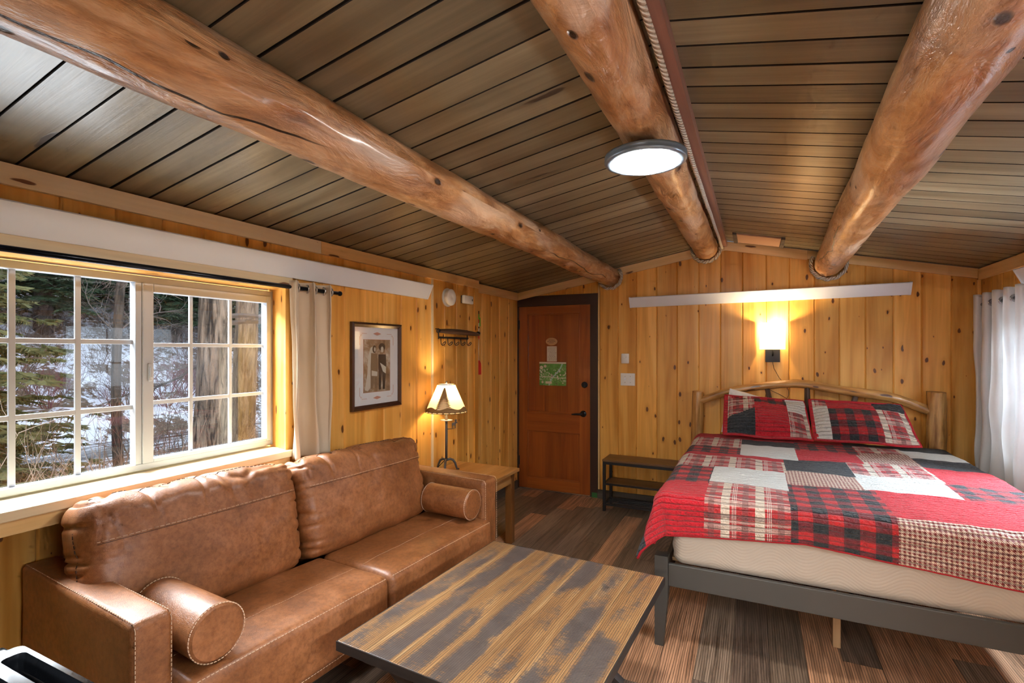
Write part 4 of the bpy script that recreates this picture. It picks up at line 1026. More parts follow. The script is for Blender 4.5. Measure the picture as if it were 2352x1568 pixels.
for a, hgt in ((R(-66), .185), (R(75), .12), (R(190), .16)):
    m = MB(); n = 13
    for i in range(n):
        z0_ = zb_ + .03 + (hgt - .03) * i / n; z1_ = zb_ + .03 + (hgt - .03) * (i + 1.25) / n
        w = (.062 * (1 - i / n) + .004); rr = rb + (rt - rb) * (z0_ - zb_) / (zt_ - zb_)
        da = w / rr; jit = random.uniform(-.004, .004)
        m.poly([cone(a - da, z0_, .005), cone(a + da + jit, z0_ + .004, .005), cone(a + da * .62, z1_, .0045), cone(a - da * .62, z1_, .0045)])
    m.build('cutout_tree', 'shade_art', sh, recalc=False)
m = MB()
for k in range(22):
    a = 2 * PI * k / 22
    for s_ in (-1, 1): m.tube([cone(a - .055, zb_ + .006 + s_ * .006, .002), cone(a + .055, zb_ + .006 - s_ * .006, .002)], .0016, 5)
m.tube([cone(2 * PI * i / 40, zb_, .001) for i in range(40)], .0018, 5, closed=True)
m.build('lacing', 'frame', sh)
m = MB(); m.tube([cone(2 * PI * i / 40, zt_, 0) for i in range(40)], .0025, 5, closed=True)
for k in range(3): a = 2 * PI * k / 3; m.tube([cone(a, zt_, 0), (lx, ly, zt_ - .002)], .0018, 5)
m.build('top_ring', 'frame', sh)
m = MB(); m.lathe([(.004, 0), (.010, .008), (.010, .018), (.003, .026)], (lx, ly, zt_), None, 16); m.build('finial', 'steel', t, smooth=True)
m = MB(); m.lathe([(.012, 0), (.022, .02), (.028, .045), (.02, .07), (.004, .08)], (lx, ly, 1.06), None, 20); m.build('bulb', 'bulb', t, smooth=True)
m = MB(); m.tube([(lx - .01, ly, .66), (lx - .05, ly - .06, .60), (lx - .07, ly - .12, .581), (ex0 + .02, ly - .2, .579)], .0025, 6); m.build('power_cord', 'rod', t, smooth=True)
lamp('table_lamp_light', 'POINT', (lx, ly, 1.165), 6, (1, .74, .42), .025)

# ------------------------------------------------------------------ coffee table
TC = V((-.853, 1.852, 0)); MT = Matrix.Translation(TC) @ Matrix.Rotation(-R(3.4), 4, 'Z')
t = thing('coffee_table', TC, 'rectangular coffee table with charred reclaimed plank top in front of the sofa', 'table')
m = MB(); tw, tl, tz = .898, 1.072, .47; n = 7; w_ = tw / n
for i in range(n):
    r = (.75, .95, .35, .55, .5, .8, .45)[i]
    m.box((-tw / 2 + i * w_ + .0006, -tl / 2, tz - .032), (-tw / 2 + (i + 1) * w_ - .0006, tl / 2, tz), MT, r=r, ch=.0015, grain=1)
m.build('tabletop', 'tabletop', t)
m = MB(); e = .004
for lo, hi in (((-tw / 2 - e, -tl / 2 - e, tz - .034), (-tw / 2 - .0005, tl / 2 + e, tz - .001)), ((tw / 2 + .0005, -tl / 2 - e, tz - .034), (tw / 2 + e, tl / 2 + e, tz - .001)), ((-tw / 2 - .0005, -tl / 2 - e, tz - .034), (tw / 2 + .0005, -tl / 2 - .0005, tz - .001)), ((-tw / 2 - .0005, tl / 2 + .0005, tz - .034), (tw / 2 + .0005, tl / 2 + e, tz - .001))):
    m.box(lo, hi, MT)
m.build('dark_edging', 'table_dark', t)
for sx in (-1, 1):
    X = Matrix.Translation((sx * (tw / 2 - .085), 0, 0))
    m = MB(); m.box((sx * (tw / 2 - .085) - .02, -tl / 2 + .06, tz - .09), (sx * (tw / 2 - .085) + .02, tl / 2 - .06, tz - .035), MT); m.build('apron', 'table_dark', t)
for sy in (-1, 1):
    for k, (xa, xb) in enumerate(((-tw / 2 + .10, tw / 2 - .14), (tw / 2 - .10, -tw / 2 + .14))):
        y = sy * (tl / 2 - .13) + (k - .5) * .045
        a = MT @ V((xa, y, tz - .036)); b = MT @ V((xb, y, 0)); d = (b - a); L = d.length
        q = d.to_track_quat('Z', 'Y').to_matrix().to_4x4(); q.translation = a
        m = MB(); m.box((-.022, -.03, 0), (.022, .03, L - .02), q, ch=.002); m.build('leg', 'table_dark', t)

# ------------------------------------------------------------------ bench
t = thing('shoe_bench', (-.9, 4.71, 0), 'low shoe bench with brown wood top and black metal frame by the door', 'bench')
x0, x1, y0, y1 = -1.285, -.545, 4.60, 4.87
m = MB(); m.box((x0, y0, .462), (x1, y1, .480), ch=.002); m.build('seat_board', 'bench_wood', t)
for x in (x0 + .003, x1 - .028):
    for y in (y0 + .003, y1 - .028): m = MB(); m.box((x, y, 0), (x + .025, y + .025, .461), ch=.001); m.build('leg', 'iron', t)
m = MB()
for z in (.436, .245, .055):
    h_ = .025 if z > .4 else .014
    for y in (y0 + .004, y1 - .024): m.box((x0 + .028, y, z), (x1 - .028, y + .02, z + h_))
    for x in (x0 + .004, x1 - .024): m.box((x, y0 + .028, z), (x + .02, y1 - .028, z + h_))
m.build('frame_rails', 'iron', t)
m = MB(); m.box((x0 + .03, y0 + .03, .252), (x1 - .03, y1 - .03, .262)); m.build('middle_shelf', 'bench_wood', t)
m = MB()
for k in range(5): y = y0 + .05 + k * .042; m.tube([(x0 + .02, y, .062), (x1 - .02, y, .062)], .005, 8)
m.build('shelf_rods', 'iron', t)

# ------------------------------------------------------------------ bed
t = thing('bed_frame', (.39, 3.7, 0), 'dark grey painted bed frame with tapered legs and lumber support', 'bed frame')
def tleg(x, y, h_, w=.065, b=.042):
    m = MB(); prof = [(0, b), (.26, w), (h_, w)]
    for z, q in prof: m.v += [V((x, y, z)), V((x + q, y, z)), V((x + q, y + q, z)), V((x, y + q, z))]
    for k in range(2):
        for i in range(4): m.face([k * 4 + i, k * 4 + (i + 1) % 4, (k + 1) * 4 + (i + 1) % 4, (k + 1) * 4 + i])
    m.face([0, 1, 2, 3]); m.face([8, 9, 10, 11]); m.build('leg', 'bed_grey', t)
tleg(-.463, 2.635, .455); tleg(1.175, 2.635, .455)
for x in (-.44, 1.18): m = MB(); m.box((x, 4.62, 0), (x + .05, 4.67, .40)); m.build('leg', 'bed_grey', t)
m = MB(); m.box((-.397, 2.647, .305), (1.174, 2.672, .418), ch=.003); m.build('foot_rail', 'bed_grey', t)
for x in (-.43, 1.18): m = MB(); m.box((x, 2.702, .31), (x + .025, 4.615, .415), ch=.003); m.build('side_rail', 'bed_grey', t)
m = MB()
for k in range(12): y = 2.80 + k * .15; m.box((-.40, y, .378), (1.178, y + .07, .396))
m.box((.35, 2.78, .345), (.39, 4.6, .377)); m.build('slats', 'plain_lumber', t)
for y in (3.0, 3.9): m = MB(); m.box((.352, y, 0), (.386, y + .06, .344), ch=.002); m.build('support_leg', 'plain_lumber', t)
mx0, mx1, my0, my1, mz0, mz1 = -.385, 1.185, 2.683, 4.70, .400, .745
m = MB(); h = ((mx1 - mx0) / 2, (my1 - my0) / 2, (mz1 - mz0) / 2)
m.rbox(h, .055, (26, 26, 6), 5, Matrix.Translation(((mx0 + mx1) / 2, (my0 + my1) / 2, (mz0 + mz1) / 2)), lambda p, n: p + n * (.004 * math.sin((p.z + .03 * math.sin(p.x * 20)) * 60) if abs(p.z) < .12 else 0))
m.build('mattress', 'mattress', None, smooth=True, label='cream quilted mattress showing between the quilt hem and the grey rail', cat='mattress', origin=(.39, 3.7, mz0))

# headboard
t = thing('headboard', (.39, 4.86, 0), 'rustic peeled-log headboard with arched top rail behind the pillows', 'headboard')
def hlog(name, pts, rad, seed, amp=.12, seg=22, k=24):
    P_ = [V(p) for p in pts]; 
    Q = []
    for i in range(k + 1):
        s_ = i / k * (len(P_) - 1); j = min(int(s_), len(P_) - 2); f_ = s_ - j
        p0, p1, p2, p3 = P_[max(j - 1, 0)], P_[j], P_[j + 1], P_[min(j + 2, len(P_) - 1)]
        Q.append(.5 * ((2 * p1) + (-p0 + p2) * f_ + (2 * p0 - 5 * p1 + 4 * p2 - p3) * f_ ** 2 + (-p0 + 3 * p1 - 3 * p2 + p3) * f_ ** 3))
    m = MB(); rr = [rad[0] + (rad[1] - rad[0]) * i / k for i in range(k + 1)]
    m.tube(Q, rr, seg, r=.37 + seed * .05, fn=lambda an, L: 1 + amp * mn.noise(V((math.cos(an) * 1.6 + seed * 5, math.sin(an) * 1.6, L * 5))) + amp * .8 * mn.noise(V((math.cos(an) * 4, math.sin(an) * 4 + seed, L * 3))))
    return m.build(name, 'log_small', t, smooth=True)
hlog('post', [(-.475, 4.865, 0), (-.478, 4.865, .5), (-.474, 4.865, .9), (-.472, 4.865, 1.125)], (.052, .044), 1, .22, k=40)
hlog('post', [(1.235, 4.865, 0), (1.232, 4.865, .5), (1.238, 4.865, .9), (1.245, 4.865, 1.18)], (.060, .058), 2, .28, k=40)
hlog('top_rail', [(-.47, 4.86, 1.03), (-.258, 4.86, 1.118), (-.1, 4.86, 1.158), (.091, 4.86, 1.192), (.281, 4.86, 1.214), (.417, 4.86, 1.206), (.531, 4.86, 1.186), (.761, 4.86, 1.155), (.952, 4.86, 1.128), (1.059, 4.86, 1.092), (1.20, 4.86, 1.03)], (.030, .036), 3, .14, k=60)
hlog('lower_rail', [(-.45, 4.865, .62), (.3, 4.865, .63), (1.2, 4.865, .62)], (.03, .03), 4)
for j, (a, b) in enumerate((((.090, 4.86, 1.172), (.19, 4.86, .63)), ((.388, 4.86, 1.20), (.40, 4.86, .63)), ((.735, 4.86, 1.16), (.60, 4.86, .63)))):
    o = hlog('spindle', [a, V(a).lerp(V(b), .5), b], (.019, .023), 5 + j, .2); o.data.materials[0] = M['wood_bar']

# quilt
qx0, qx1, qyf, qyh, qz = -.405, 1.205, 2.675, 4.63, .772
OL, OR, OF = .30, .33, .235
def Bd(x):
    pts = [(-.8, .245), (-.35, .225), (.0, .185), (.2, .172), (.54, .20), (.94, .235), (1.6, .26)]
    for (a, c_), (b, d) in zip(pts, pts[1:]):
        if x <= b: return c_ + (d - c_) * max(0, (x - a) / (b - a))
    return .26
rho = .055
def drape(tt):
    q = rho * PI / 2
    if tt < q: return rho * math.sin(tt / rho), rho * (1 - math.cos(tt / rho))
    return rho, rho + tt - q
def quiltP(u, v):
    X = qx0 - OL + (qx1 - qx0 + OL + OR) * u; Yv = qyh - (qyh - qyf + 1.0 * OF) * v
    a = qx0 - X if X < qx0 else (X - qx1 if X > qx1 else 0); sa = -1 if X < qx0 else 1
    bx_ = max(0, qyf - Yv) * Bd(X) / OF
    x = min(max(X, qx0), qx1); y = max(Yv, qyf); z = qz
    tt = math.hypot(a, bx_)
    if tt > 0:
        th = math.atan2(bx_, a); hh, dd = drape(tt)
        ex = max(0, tt - .08); fl = .42 * ex * math.sin(2 * th) ** 2
        x += sa * math.cos(th) * (hh + fl); y -= math.sin(th) * (hh + fl); z -= dd * (1 - .10 * math.sin(2 * th))
        wv = math.sin(Yv * 7 + 1) * .012 * min(1, a / .2) if a > 0 else 0
        wf = (math.sin(X * 9) * .008 + math.sin(X * 4 + 2) * .008) * min(1, bx_ / .1) if bx_ > 0 else 0
        x += sa * wv; y -= wf
    z += .010 * mn.noise(V((X * 3, Yv * 3, 1))) + .0045 * mn.noise(V((X * 16, Yv * 22, 2))) * (1 if tt < .05 else .3)
    if tt > .03:
        d_ = .0045 * mn.noise(V((X * 20, Yv * 20, 5))); y -= d_ if bx_ > a else 0; x += sa * d_ if a > bx_ else 0
    return (x, y, z)
PT = [(-9, -.60, -9, 2.60, 2), (-9, -.60, 2.60, 9, 4), (-9, -.225, -9, 2.92, 0), (-9, -.225, 2.92, 3.32, 3), (-9, .165, 3.36, 3.68, 4), (-9, .17, 3.68, 3.79, 0), (-9, -.10, 3.79, 4.05, 3), (-9, -.09, 4.05, 4.42, 4),
      (-.225, .145, -9, 2.95, 4), (-.225, .155, 2.95, 3.36, 1), (-.225, -.1, 3.3, 3.36, 4),
      (-.10, .255, 3.79, 4.2, 1), (-.09, .27, 4.2, 4.42, 2),
      (.145, .55, -9, 3.11, 3), (.155, .505, 3.11, 3.42, 5), (.165, .515, 3.42, 3.80, 2), (.17, .255, 3.79, 3.85, 0), (.255, .61, 3.80, 4.15, 0), (.265, .65, 4.15, 4.46, 3),
      (.505, .9, 3.12, 3.52, 1), (.505, .92, 3.52, 3.86, 4), (.61, .925, 3.86, 4.24, 5), (.65, .93, 4.24, 4.5, 4),
      (.55, 9, 2.665, 3.12, 0), (.55, 9, -9, 2.665, 5), (.9, 9, 3.12, 3.43, 3), (.92, 9, 3.43, 3.86, 0), (.92, 9, 3.86, 4.14, 2), (.925, 9, 4.14, 4.44, 1), (.6, 9, 4.44, 9, 2)]
def patch(X, Y):
    for a, b, c_, d, k in PT:
        if a <= X < b and c_ <= Y < d: return k
    return 0 if Y > 4.42 else 4
QW, QL = qx1 - qx0 + OL + OR, qyh - qyf + OF
quv = lambda u, v: (qx0 - OL + QW * u, qyh - QL * v)
m = MB(); m.grid(quiltP, 224, 220, quv, mif=lambda u, v: patch(*quv(u, v)))
t = thing('quilt', (.39, 3.6, qz), 'red, white and charcoal patchwork quilt spread over the bed', 'quilt')
q_ = m.build('patchwork', QI, t, smooth=True, recalc=False)
sd = q_.modifiers.new('t', 'SOLIDIFY'); sd.thickness = .010; sd.offset = -1
m = MB(); per = [quiltP(0, i / 120) for i in range(121)] + [quiltP(i / 160, 1) for i in range(1, 161)] + [quiltP(1, 1 - i / 120) for i in range(1, 121)] + [quiltP(1 - i / 160, 0) for i in range(1, 160)]
m.tube([V(p) - V((0, 0, .003)) for p in per], .0065, 8, closed=True); m.build('red_binding', 'binding', t, smooth=True)

# pillows
def pillow(name, bl, br, tl_, tr, th, pat, mats, label, cat='pillow', flange=.03, seed=1, group=None):
    bl, br, tl_, tr = map(V, (bl, br, tl_, tr)); ctr = (bl + br + tl_ + tr) / 4
    nrm = (br - bl).cross(tl_ - bl).normalized(); t = thing(name, (ctr.x, ctr.y, min(bl.z, br.z)), label, cat, group)
    W = (br - bl).length; H_ = (tl_ - bl).length
    def pos(u, v, sd):
        p = (bl.lerp(br, u)).lerp(tl_.lerp(tr, u), v)
        du = min(u, 1 - u) * W; dv = min(v, 1 - v) * H_; e = min(du, dv)
        f_ = max(0, 1 - ((u - .5) / (.5 - flange / W)) ** 2) ; g = max(0, 1 - ((v - .5) / (.5 - flange / H_)) ** 2)
        b = th * (f_ ** .55) * (g ** .55) if f_ > 0 and g > 0 else 0
        b += .006 * mn.noise(V((u * 5, v * 4, seed))) + (.006 * mn.noise(V((u * 14, v * 11, seed))) if b > 0 else 0)
        inset = .018 * (1 - abs(2 * u - 1) ** 2) ; 
        p = p + (ctr - p) * .0
        return p + nrm * sd * (b + .003) + V((0, 0, .012 * mn.noise(V((u * 3, seed, v * 2)))))
    m = MB(); k = len(mats)
    m.grid(lambda u, v: pos(u, v, 1), 64, 46, lambda u, v: (u * W, v * H_), mif=pat)
    m.grid(lambda u, v: pos(1 - u, v, -1), 64, 46, lambda u, v: (u * W, v * H_), mif=lambda u, v: 0)
    o = m.build('pillow_body', mats, t, smooth=True, recalc=False)
    if flange > .01:
        m = MB(); per = [pos(i / 30, 0, 0) for i in range(31)] + [pos(1, i / 24, 0) for i in range(1, 25)] + [pos(1 - i / 30, 1, 0) for i in range(1, 31)] + [pos(0, 1 - i / 24, 0) for i in range(1, 24)]
        m.tube(per, .006, 6, closed=True); m.build('red_binding', 'binding', t, smooth=True)
    return t
def patL(u, v):
    if u < .04 or v < .04: return 0
    if u < .37: return 4 if v > .60 - .12 * (.37 - u) / .37 * 2 else 2
    if u < .77: return 3 if v > .76 else 0
    return 1 if v > .60 else 4
def patR(u, v):
    if v < .05 or u < .03: return 0
    if u < .19: return 4 if v > .80 else 1
    if u < .68: return 0 if v > .72 else 3
    return 2 if v > .76 else 4
pillow('pillow', (-.262, 4.66, .80), (.22, 4.66, .80), (-.20, 4.775, 1.165), (.20, 4.775, 1.06), .045, lambda u, v: 0, ['pillow_w'], 'white pillow peeking out behind the left patchwork sham', flange=.004, seed=3)
pillow('pillow_sham', (-.235, 4.42, .815), (.395, 4.46, .805), (-.235, 4.68, 1.115), (.35, 4.68, 1.085), .075, patL, QI, 'patchwork pillow sham with big red centre, left on the bed', seed=1)
pillow('pillow_sham', (.405, 4.47, .812), (1.055, 4.45, .815), (.385, 4.69, 1.10), (.985, 4.69, 1.085), .070, patR, QI, 'patchwork pillow sham with buffalo-check centre, right on the bed', seed=2)

# ------------------------------------------------------------------ counter corner with toaster (lower left)
t = thing('side_counter', (-.8, .15, 0), 'dark kitchen counter under the toaster, just outside the lower left corner', 'counter')
bx('arm_light_block', (-1.98, -.25, 0), (-1.09, .345, 1.95), 'table_dark', t, ch=.004)  # unseen block added to keep light off the near sofa arm
bx('cabinet', (-1.085, -.25, 0), (-.50, .33, .83), 'table_dark', t); bx('countertop', (-1.085, -.27, .831), (-.48, .36, .868), 'table_dark', t, ch=.004)
t = thing('toaster', (-.8, .29, .87), 'glossy black long-slot toaster at the lower left corner of the photo', 'toaster')
m = MB(); c_ = (-.805, .292, .955); hx, hy, hz = .212, .083, .085
def tb(p, n): return p
# body as ring walls so the slots are real openings
sx0, sx1 = -.985, -.62; slots = ((.262, .292), (.335, .3635))
m.rbox((hx, hy, hz - .012), .03, (8, 4, 4), 6, Matrix.Translation((c_[0], c_[1], c_[2] - .0115)))
smooth_angle(m.build('body', 'black', t), 50)
def slot_plate():
    m = MB(); zt2 = 1.05; zi = 1.028
    def rr(x0, x1, y0, y1, r, z, n=6):
        out = []
        for cx_, cy_, a0 in ((x1 - r, y1 - r, 0), (x0 + r, y1 - r, 90), (x0 + r, y0 + r, 180), (x1 - r, y0 + r, 270)):
            for i in range(n + 1): a = R(a0 + 90 * i / n); out.append((cx_ + r * math.cos(a), cy_ + r * math.sin(a), z))
        return out
    for (ya, yb, oa, ob) in ((slots[0][0], slots[0][1], .209, .313), (slots[1][0], slots[1][1], .3135, .376)):
        R0 = rr(-1.018, -.592, oa, ob, .014, 1.012); R1 = rr(-1.014, -.596, oa + .003, ob - .003, .013, 1.043); R2 = rr(-1.010, -.60, oa + .006, ob - .006, .012, zt2)
        R3 = rr(sx0, sx1, ya, yb, .009, zt2); R4 = rr(sx0 + .003, sx1 - .003, ya + .003, yb - .003, .007, zt2 - .012); R5 = rr(sx0 + .003, sx1 - .003, ya + .003, yb - .003, .007, 1.0122)
        n = len(R0); b = len(m.v)
        for q in (R0, R1, R2, R3, R4, R5): m.v += [V(p) for p in q]
        for k in range(5):
            for i in range(n): j = (i + 1) % n; m.face([b + k * n + i, b + k * n + j, b + (k + 1) * n + j, b + (k + 1) * n + i])
    return m
smooth_angle(slot_plate().build('slotted_top', 'black', t), 40)
m = MB()
for ya, yb in slots:
    for y in (ya + .006, yb - .006): m.tube([(sx0 + .01, y, 1.026), (sx1 - .01, y, 1.026)], .0012, 6)
m.build('bread_guides', 'steel', t)
m = MB(); m.rbox((.014, .022, .008), .006, (2, 2, 2), 4, Matrix.Translation((-1.045, .345, 1.03))); m.build('lever', 'black', t, smooth=True)
# ------------------------------------------------------------------ outside the left window
def hgt(x, y):
    d = -x; n = mn.noise(V((x * .35, y * .35, 3))) * .25 + mn.noise(V((x * 1.3, y * 1.3, 8))) * .07
    if d < 7.5: b = -.55
    elif d < 9: b = -.55 - .75 * (d - 7.5) / 1.5
    elif d < 16.6: return -1.32
    elif d < 18: b = -1.3 + .75 * (d - 16.6) / 1.4
    elif d < 20.5: b = -.55 + .03 * (d - 18)
    else: b = -.475 + .46 * (d - 20.5)
    return b + n * (1.6 if d > 18 else 1)
def ground_mat():
    t = NT('snow_and_brush_ground'); o = t.obj(); x, y, z = t.sep(o)
    n = t.noise(o, .9, 6, .65); n2 = t.noise(o, 6, 5, .7); k = t.ma('ADD', t.ma('MULTIPLY', n, .6), t.ma('MULTIPLY', n2, .4))
    near = t.ss(x, -9, -6.5)
    k = t.ma('SUBTRACT', k, t.ma('MULTIPLY', near, .045))
    brown = t.ramp(t.noise(o, 14, 4, .7), [(.3, (.045, .03, .022)), (.6, (.14, .095, .06)), (.75, (.24, .18, .11))])
    col = t.mix(t.ss(k, .47, .525), brown, (.62, .66, .76))
    return t.done(col, .9, t.bump(t.ma('ADD', n2, n), .6, .08))
M['ground'] = ground_mat()
def river_mat():
    t = NT('river_water_and_ice'); o = t.obj(); mp = t.n('Mapping', Vector=o, Scale=(1.1, .28, 1)).outputs[0]
    n = t.noise(mp, 3.2, 6, .65, .8); c = t.ramp(n, [(.4, (.035, .038, .036)), (.5, (.12, .12, .11)), (.60, (.50, .54, .60)), (.7, (.66, .70, .78))])
    return t.done(c, .25, t.bump(t.noise(mp, 12, 4, .6), .5, .05))
M['river'] = river_mat()
m = MB(); m.grid(lambda u, v: (-2.62 - 62 * u ** 1.5, -22 + 90 * v, hgt(-2.62 - 62 * u ** 1.5, -22 + 90 * v)), 90, 130)
m.build('snowy_ground', 'ground', smooth=True, recalc=False, label='snow-patched river bank and hillside outside the left window', cat='ground', kind='structure')
m = MB(); m.poly([(-8.2, -22, -1.16), (-17.4, -22, -1.16), (-17.4, 68, -1.16), (-8.2, 68, -1.16)])
m.build('river', 'river', recalc=False, label='half-frozen river flowing past outside the left window', cat='river', kind='stuff')
m = MB(); m.poly([(1.7, -25, -.7), (30, -25, -.7), (30, 30, -.7), (1.7, 30, -.7)]); m.poly([(-2.6, -25, -.7), (1.7, -25, -.7), (1.7, -1.8, -.7), (-2.6, -1.8, -.7)]); m.build('snowy_yard', 'ground', kind='structure', recalc=False)

def bark_mat(name, a, b):
    t = NT(name); n = t.noise(t.uv(26, 3.2), 1, 5, .7, .8); n2 = t.noise(t.uv(9, 1.2), 1, 3, .6, .4)
    c = t.ramp(t.ma('ADD', t.ma('MULTIPLY', n, .6), t.ma('MULTIPLY', n2, .4)), [(.42, a), (.58, b)])
    return t.done(c, .9, t.bump(n, 1.0, .03))
M['bark'] = bark_mat('furrowed_grey_bark', (.022, .017, .014), (.26, .205, .16))
M['bark_l'] = bark_mat('pale_brown_bark', (.09, .062, .045), (.31, .235, .175))
M['bark_d'] = bark_mat('dark_bark', (.03, .025, .022), (.11, .09, .075))
M['twig'] = plain('brown_twigs', (.13, .09, .07), .9); M['twig_r'] = plain('reddish_twigs', (.14, .05, .055), .9); M['twig_p'] = plain('pale_twigs', (.15, .115, .09), .9); M['twig_g'] = plain('grey_twigs', (.12, .10, .09), .9)
def needle(name, a, b):
    t = NT(name); return t.done(t.mix(t.rnd(), a, b), .8, spec=.2)
M['needle'] = needle('dark_green_needles', (.018, .04, .022), (.055, .09, .045))
M['needle_l'] = needle('olive_needles', (.07, .10, .042), (.25, .26, .13))

def bush_mesh(seed, H, spread, stems, mat, rad=.010, lean=.5):
    q = random.Random(seed); m = MB()
    def br(p, d, L, r, dep):
        n = 3; pts = [p]; 
        for i in range(n):
            d = (d + V((q.uniform(-.22, .22), q.uniform(-.22, .22), q.uniform(-.08, .16)))).normalized(); pts.append(pts[-1] + d * L / n)
        m.tube(pts, [r, r * .8, r * .6, r * .35], 3, caps=False)
        if dep > 0:
            for k in range(q.choice((3, 4))):
                s_ = q.uniform(.3, 1); j = min(int(s_ * n), n - 1); b = pts[j].lerp(pts[j + 1], s_ * n - j)
                br(b, (d + V((q.uniform(-.9, .9), q.uniform(-.9, .9), q.uniform(-.2, .6)))).normalized(), L * q.uniform(.4, .65), r * .55, dep - 1)
    for s_ in range(stems):
        a = q.uniform(0, 2 * PI); e = q.uniform(0, lean)
        br(V((math.cos(a) * spread * .15 * q.random(), math.sin(a) * spread * .15 * q.random(), 0)), V((math.cos(a) * e, math.sin(a) * e, 1)).normalized(), H * q.uniform(.55, .85), rad, 2)
    o = m.build('bare_bush', mat, recalc=False); return o
def conifer(seed, H, Rr, tiers, nb, twigs, mat, bark, z0=.12, droop=.28, fine=.05, subs=2, label='', group=None, name='conifer_tree'):
    q = random.Random(seed); t = thing(name, (0, 0, 0), label, 'tree', group)
    m = MB(); m.tube([(0, 0, -.3), (0, 0, H * .5), (0, 0, H * .98)], [.022 * H + .03, .014 * H + .02, .01], 10); m.build('trunk', bark, t, smooth=True)
    m = MB()
    for i in range(tiers):
        f = i / (tiers - 1); z = H * (z0 + (1 - z0) * f ** .92); L0 = Rr * (1 - f) ** .85 + .12
        for k in range(nb):
            a = 2 * PI * (k / nb) + q.uniform(-.35, .35); L = L0 * q.uniform(.65, 1.15); zz = z + q.uniform(-.5, .5) * H / tiers
            ca, sa = math.cos(a), math.sin(a); rr = q.random(); F = V((ca, sa, 0)); Sd = V((-sa, ca, 0)); UP = V((0, 0, 1))
            rib = lambda g: V((ca * L * g, sa * L * g, zz - droop * L * g * (1.25 - .6 * g)))
            m.poly([rib(0) + UP * .02, rib(.5) + UP * .012, rib(1), rib(.5) - UP * .012, rib(0) - UP * .02], r=0)
            for j in range(twigs):
                g = (j + q.random()) / twigs; c0 = rib(g); w = (.40 * L * (1 - g * .8) + .05) * q.uniform(.6, 1.2)
                for s_ in (-1, 1):
                    dr_ = (Sd * s_ * .75 + F * .6 + UP * q.uniform(-.35, .05)).normalized(); tip = c0 + dr_ * w
                    r_ = min(1, max(0, rr * .5 + q.random() * .5)); th = fine * (.6 + .5 * q.random())
                    m.poly([c0 + UP * th, tip, c0 - UP * th], r=r_)
                    m.poly([c0 - F * th, tip, c0 + F * th], r=r_)
                    for e in range(subs):
                        t_ = (e + 1) / (subs + 1); p_ = c0.lerp(tip, t_); l_ = w * .34 * (1.1 - t_) + fine * 2
                        for s2 in (-1, 1):
                            d2 = (dr_ * .7 + F * .5 * s2 - Sd * s_ * .3 * s2 + UP * q.uniform(-.5, .15)).normalized()
                            m.poly([p_ + UP * th * .6, p_ + d2 * l_, p_ - UP * th * .6 + F * th * .5], r=min(1, r_ * .8 + q.random() * .3))
    m.build('branches', mat, t, recalc=False); return t
def copy_tree(o, parent=None):
    c = o.copy(); C.objects.link(c); c.parent = parent
    for ch in o.children: copy_tree(ch, c)
    return c
q = random.Random(77)
GF = 'dense conifers on the snowy hillside outside the window'
base = [conifer(100 + i, 11, 2.1, 34, 13, 7, 'needle', 'bark_d', z0=.09, label='dark green conifer on the far snowy bank outside the window', group=GF) for i in range(2)]
pos = []
tries = 0
while len(pos) < 52 and tries < 6000:
    tries += 1; d = 25 + 22 * q.random(); y = d * q.uniform(.05, 1.0) + q.uniform(-3, 2)
    if all(math.hypot(-d - a, y - b) > 3.1 for a, b in pos): pos.append((-d, y))
pos.sort(reverse=True)
for i, (x, y) in enumerate(pos):
    o = base[i] if i < 2 else copy_tree(base[i % 2])
    k = q.uniform(.9, 1.3); o.location = (x, y, hgt(x, y) + .1); o.scale = (k, k, k); o.rotation_euler = (0, 0, q.uniform(0, 6))
    o['_o'] = (0, 0, 0)
o = conifer(201, 7.5, 2.4, 42, 22, 13, 'needle_l', 'bark', z0=.05, droop=.16, fine=.034, subs=5, label='large olive-green spruce close to the left end of the window', name='spruce_tree'); o.location = (-8.9, 1.55, hgt(-8.9, 1.55))
# big trunks
def trunk(x, y, r, H, mat, label, seed, name='cottonwood_tree', nb=6):
    t = thing(name, (x, y, hgt(x, y)), label, 'tree'); z0 = hgt(x, y) - .1
    m = MB(); n = 60
    pts = [(x + .04 * math.sin(i * .12 + seed), y + .05 * math.sin(i * .09 + seed * 2), z0 + H * i / n) for i in range(n + 1)]
    rr = [r * (1.25 if i < 3 else 1.0) * (1 - .35 * i / n) for i in range(n + 1)]
    m.tube(pts, rr, 60, fn=lambda an, L: 1 + .10 * mn.noise(V((math.cos(an) * 5, math.sin(an) * 5, L * 1.3 + seed))) + .07 * mn.noise(V((math.cos(an) * 13, math.sin(an) * 13, L * 2.2))))
    m.build('trunk', mat, t, smooth=True)
    qq = random.Random(seed); m = MB()
    def br(p, d, L, r_, dep):
        pts = [p]
        for i in range(4): d = (d + V((qq.uniform(-.3, .3), qq.uniform(-.3, .3), qq.uniform(-.15, .2)))).normalized(); pts.append(pts[-1] + d * L / 4)
        m.tube(pts, [r_, r_ * .8, r_ * .65, r_ * .5, r_ * .3], 5, caps=False)
        if dep > 0:
            for k in range(4): s_ = qq.randint(1, 3); br(pts[s_], (d + V((qq.uniform(-.9, .9), qq.uniform(-.9, .9), qq.uniform(-.5, .5)))).normalized(), L * qq.uniform(.4, .7), r_ * .5, dep - 1)
    for k in range(nb):
        a = qq.uniform(-PI / 2, PI / 2) + qq.choice((0, PI)); z = z0 + H * qq.uniform(.38, .8); j = int((z - z0) / H * n)
        br(V(pts[j]), V((math.cos(a), math.sin(a), qq.uniform(-.3, .4))).normalized(), qq.uniform(1.0, 2.0), r * .14 + .006, 3)
    m.build('limbs', 'twig_g', t, recalc=False); return t
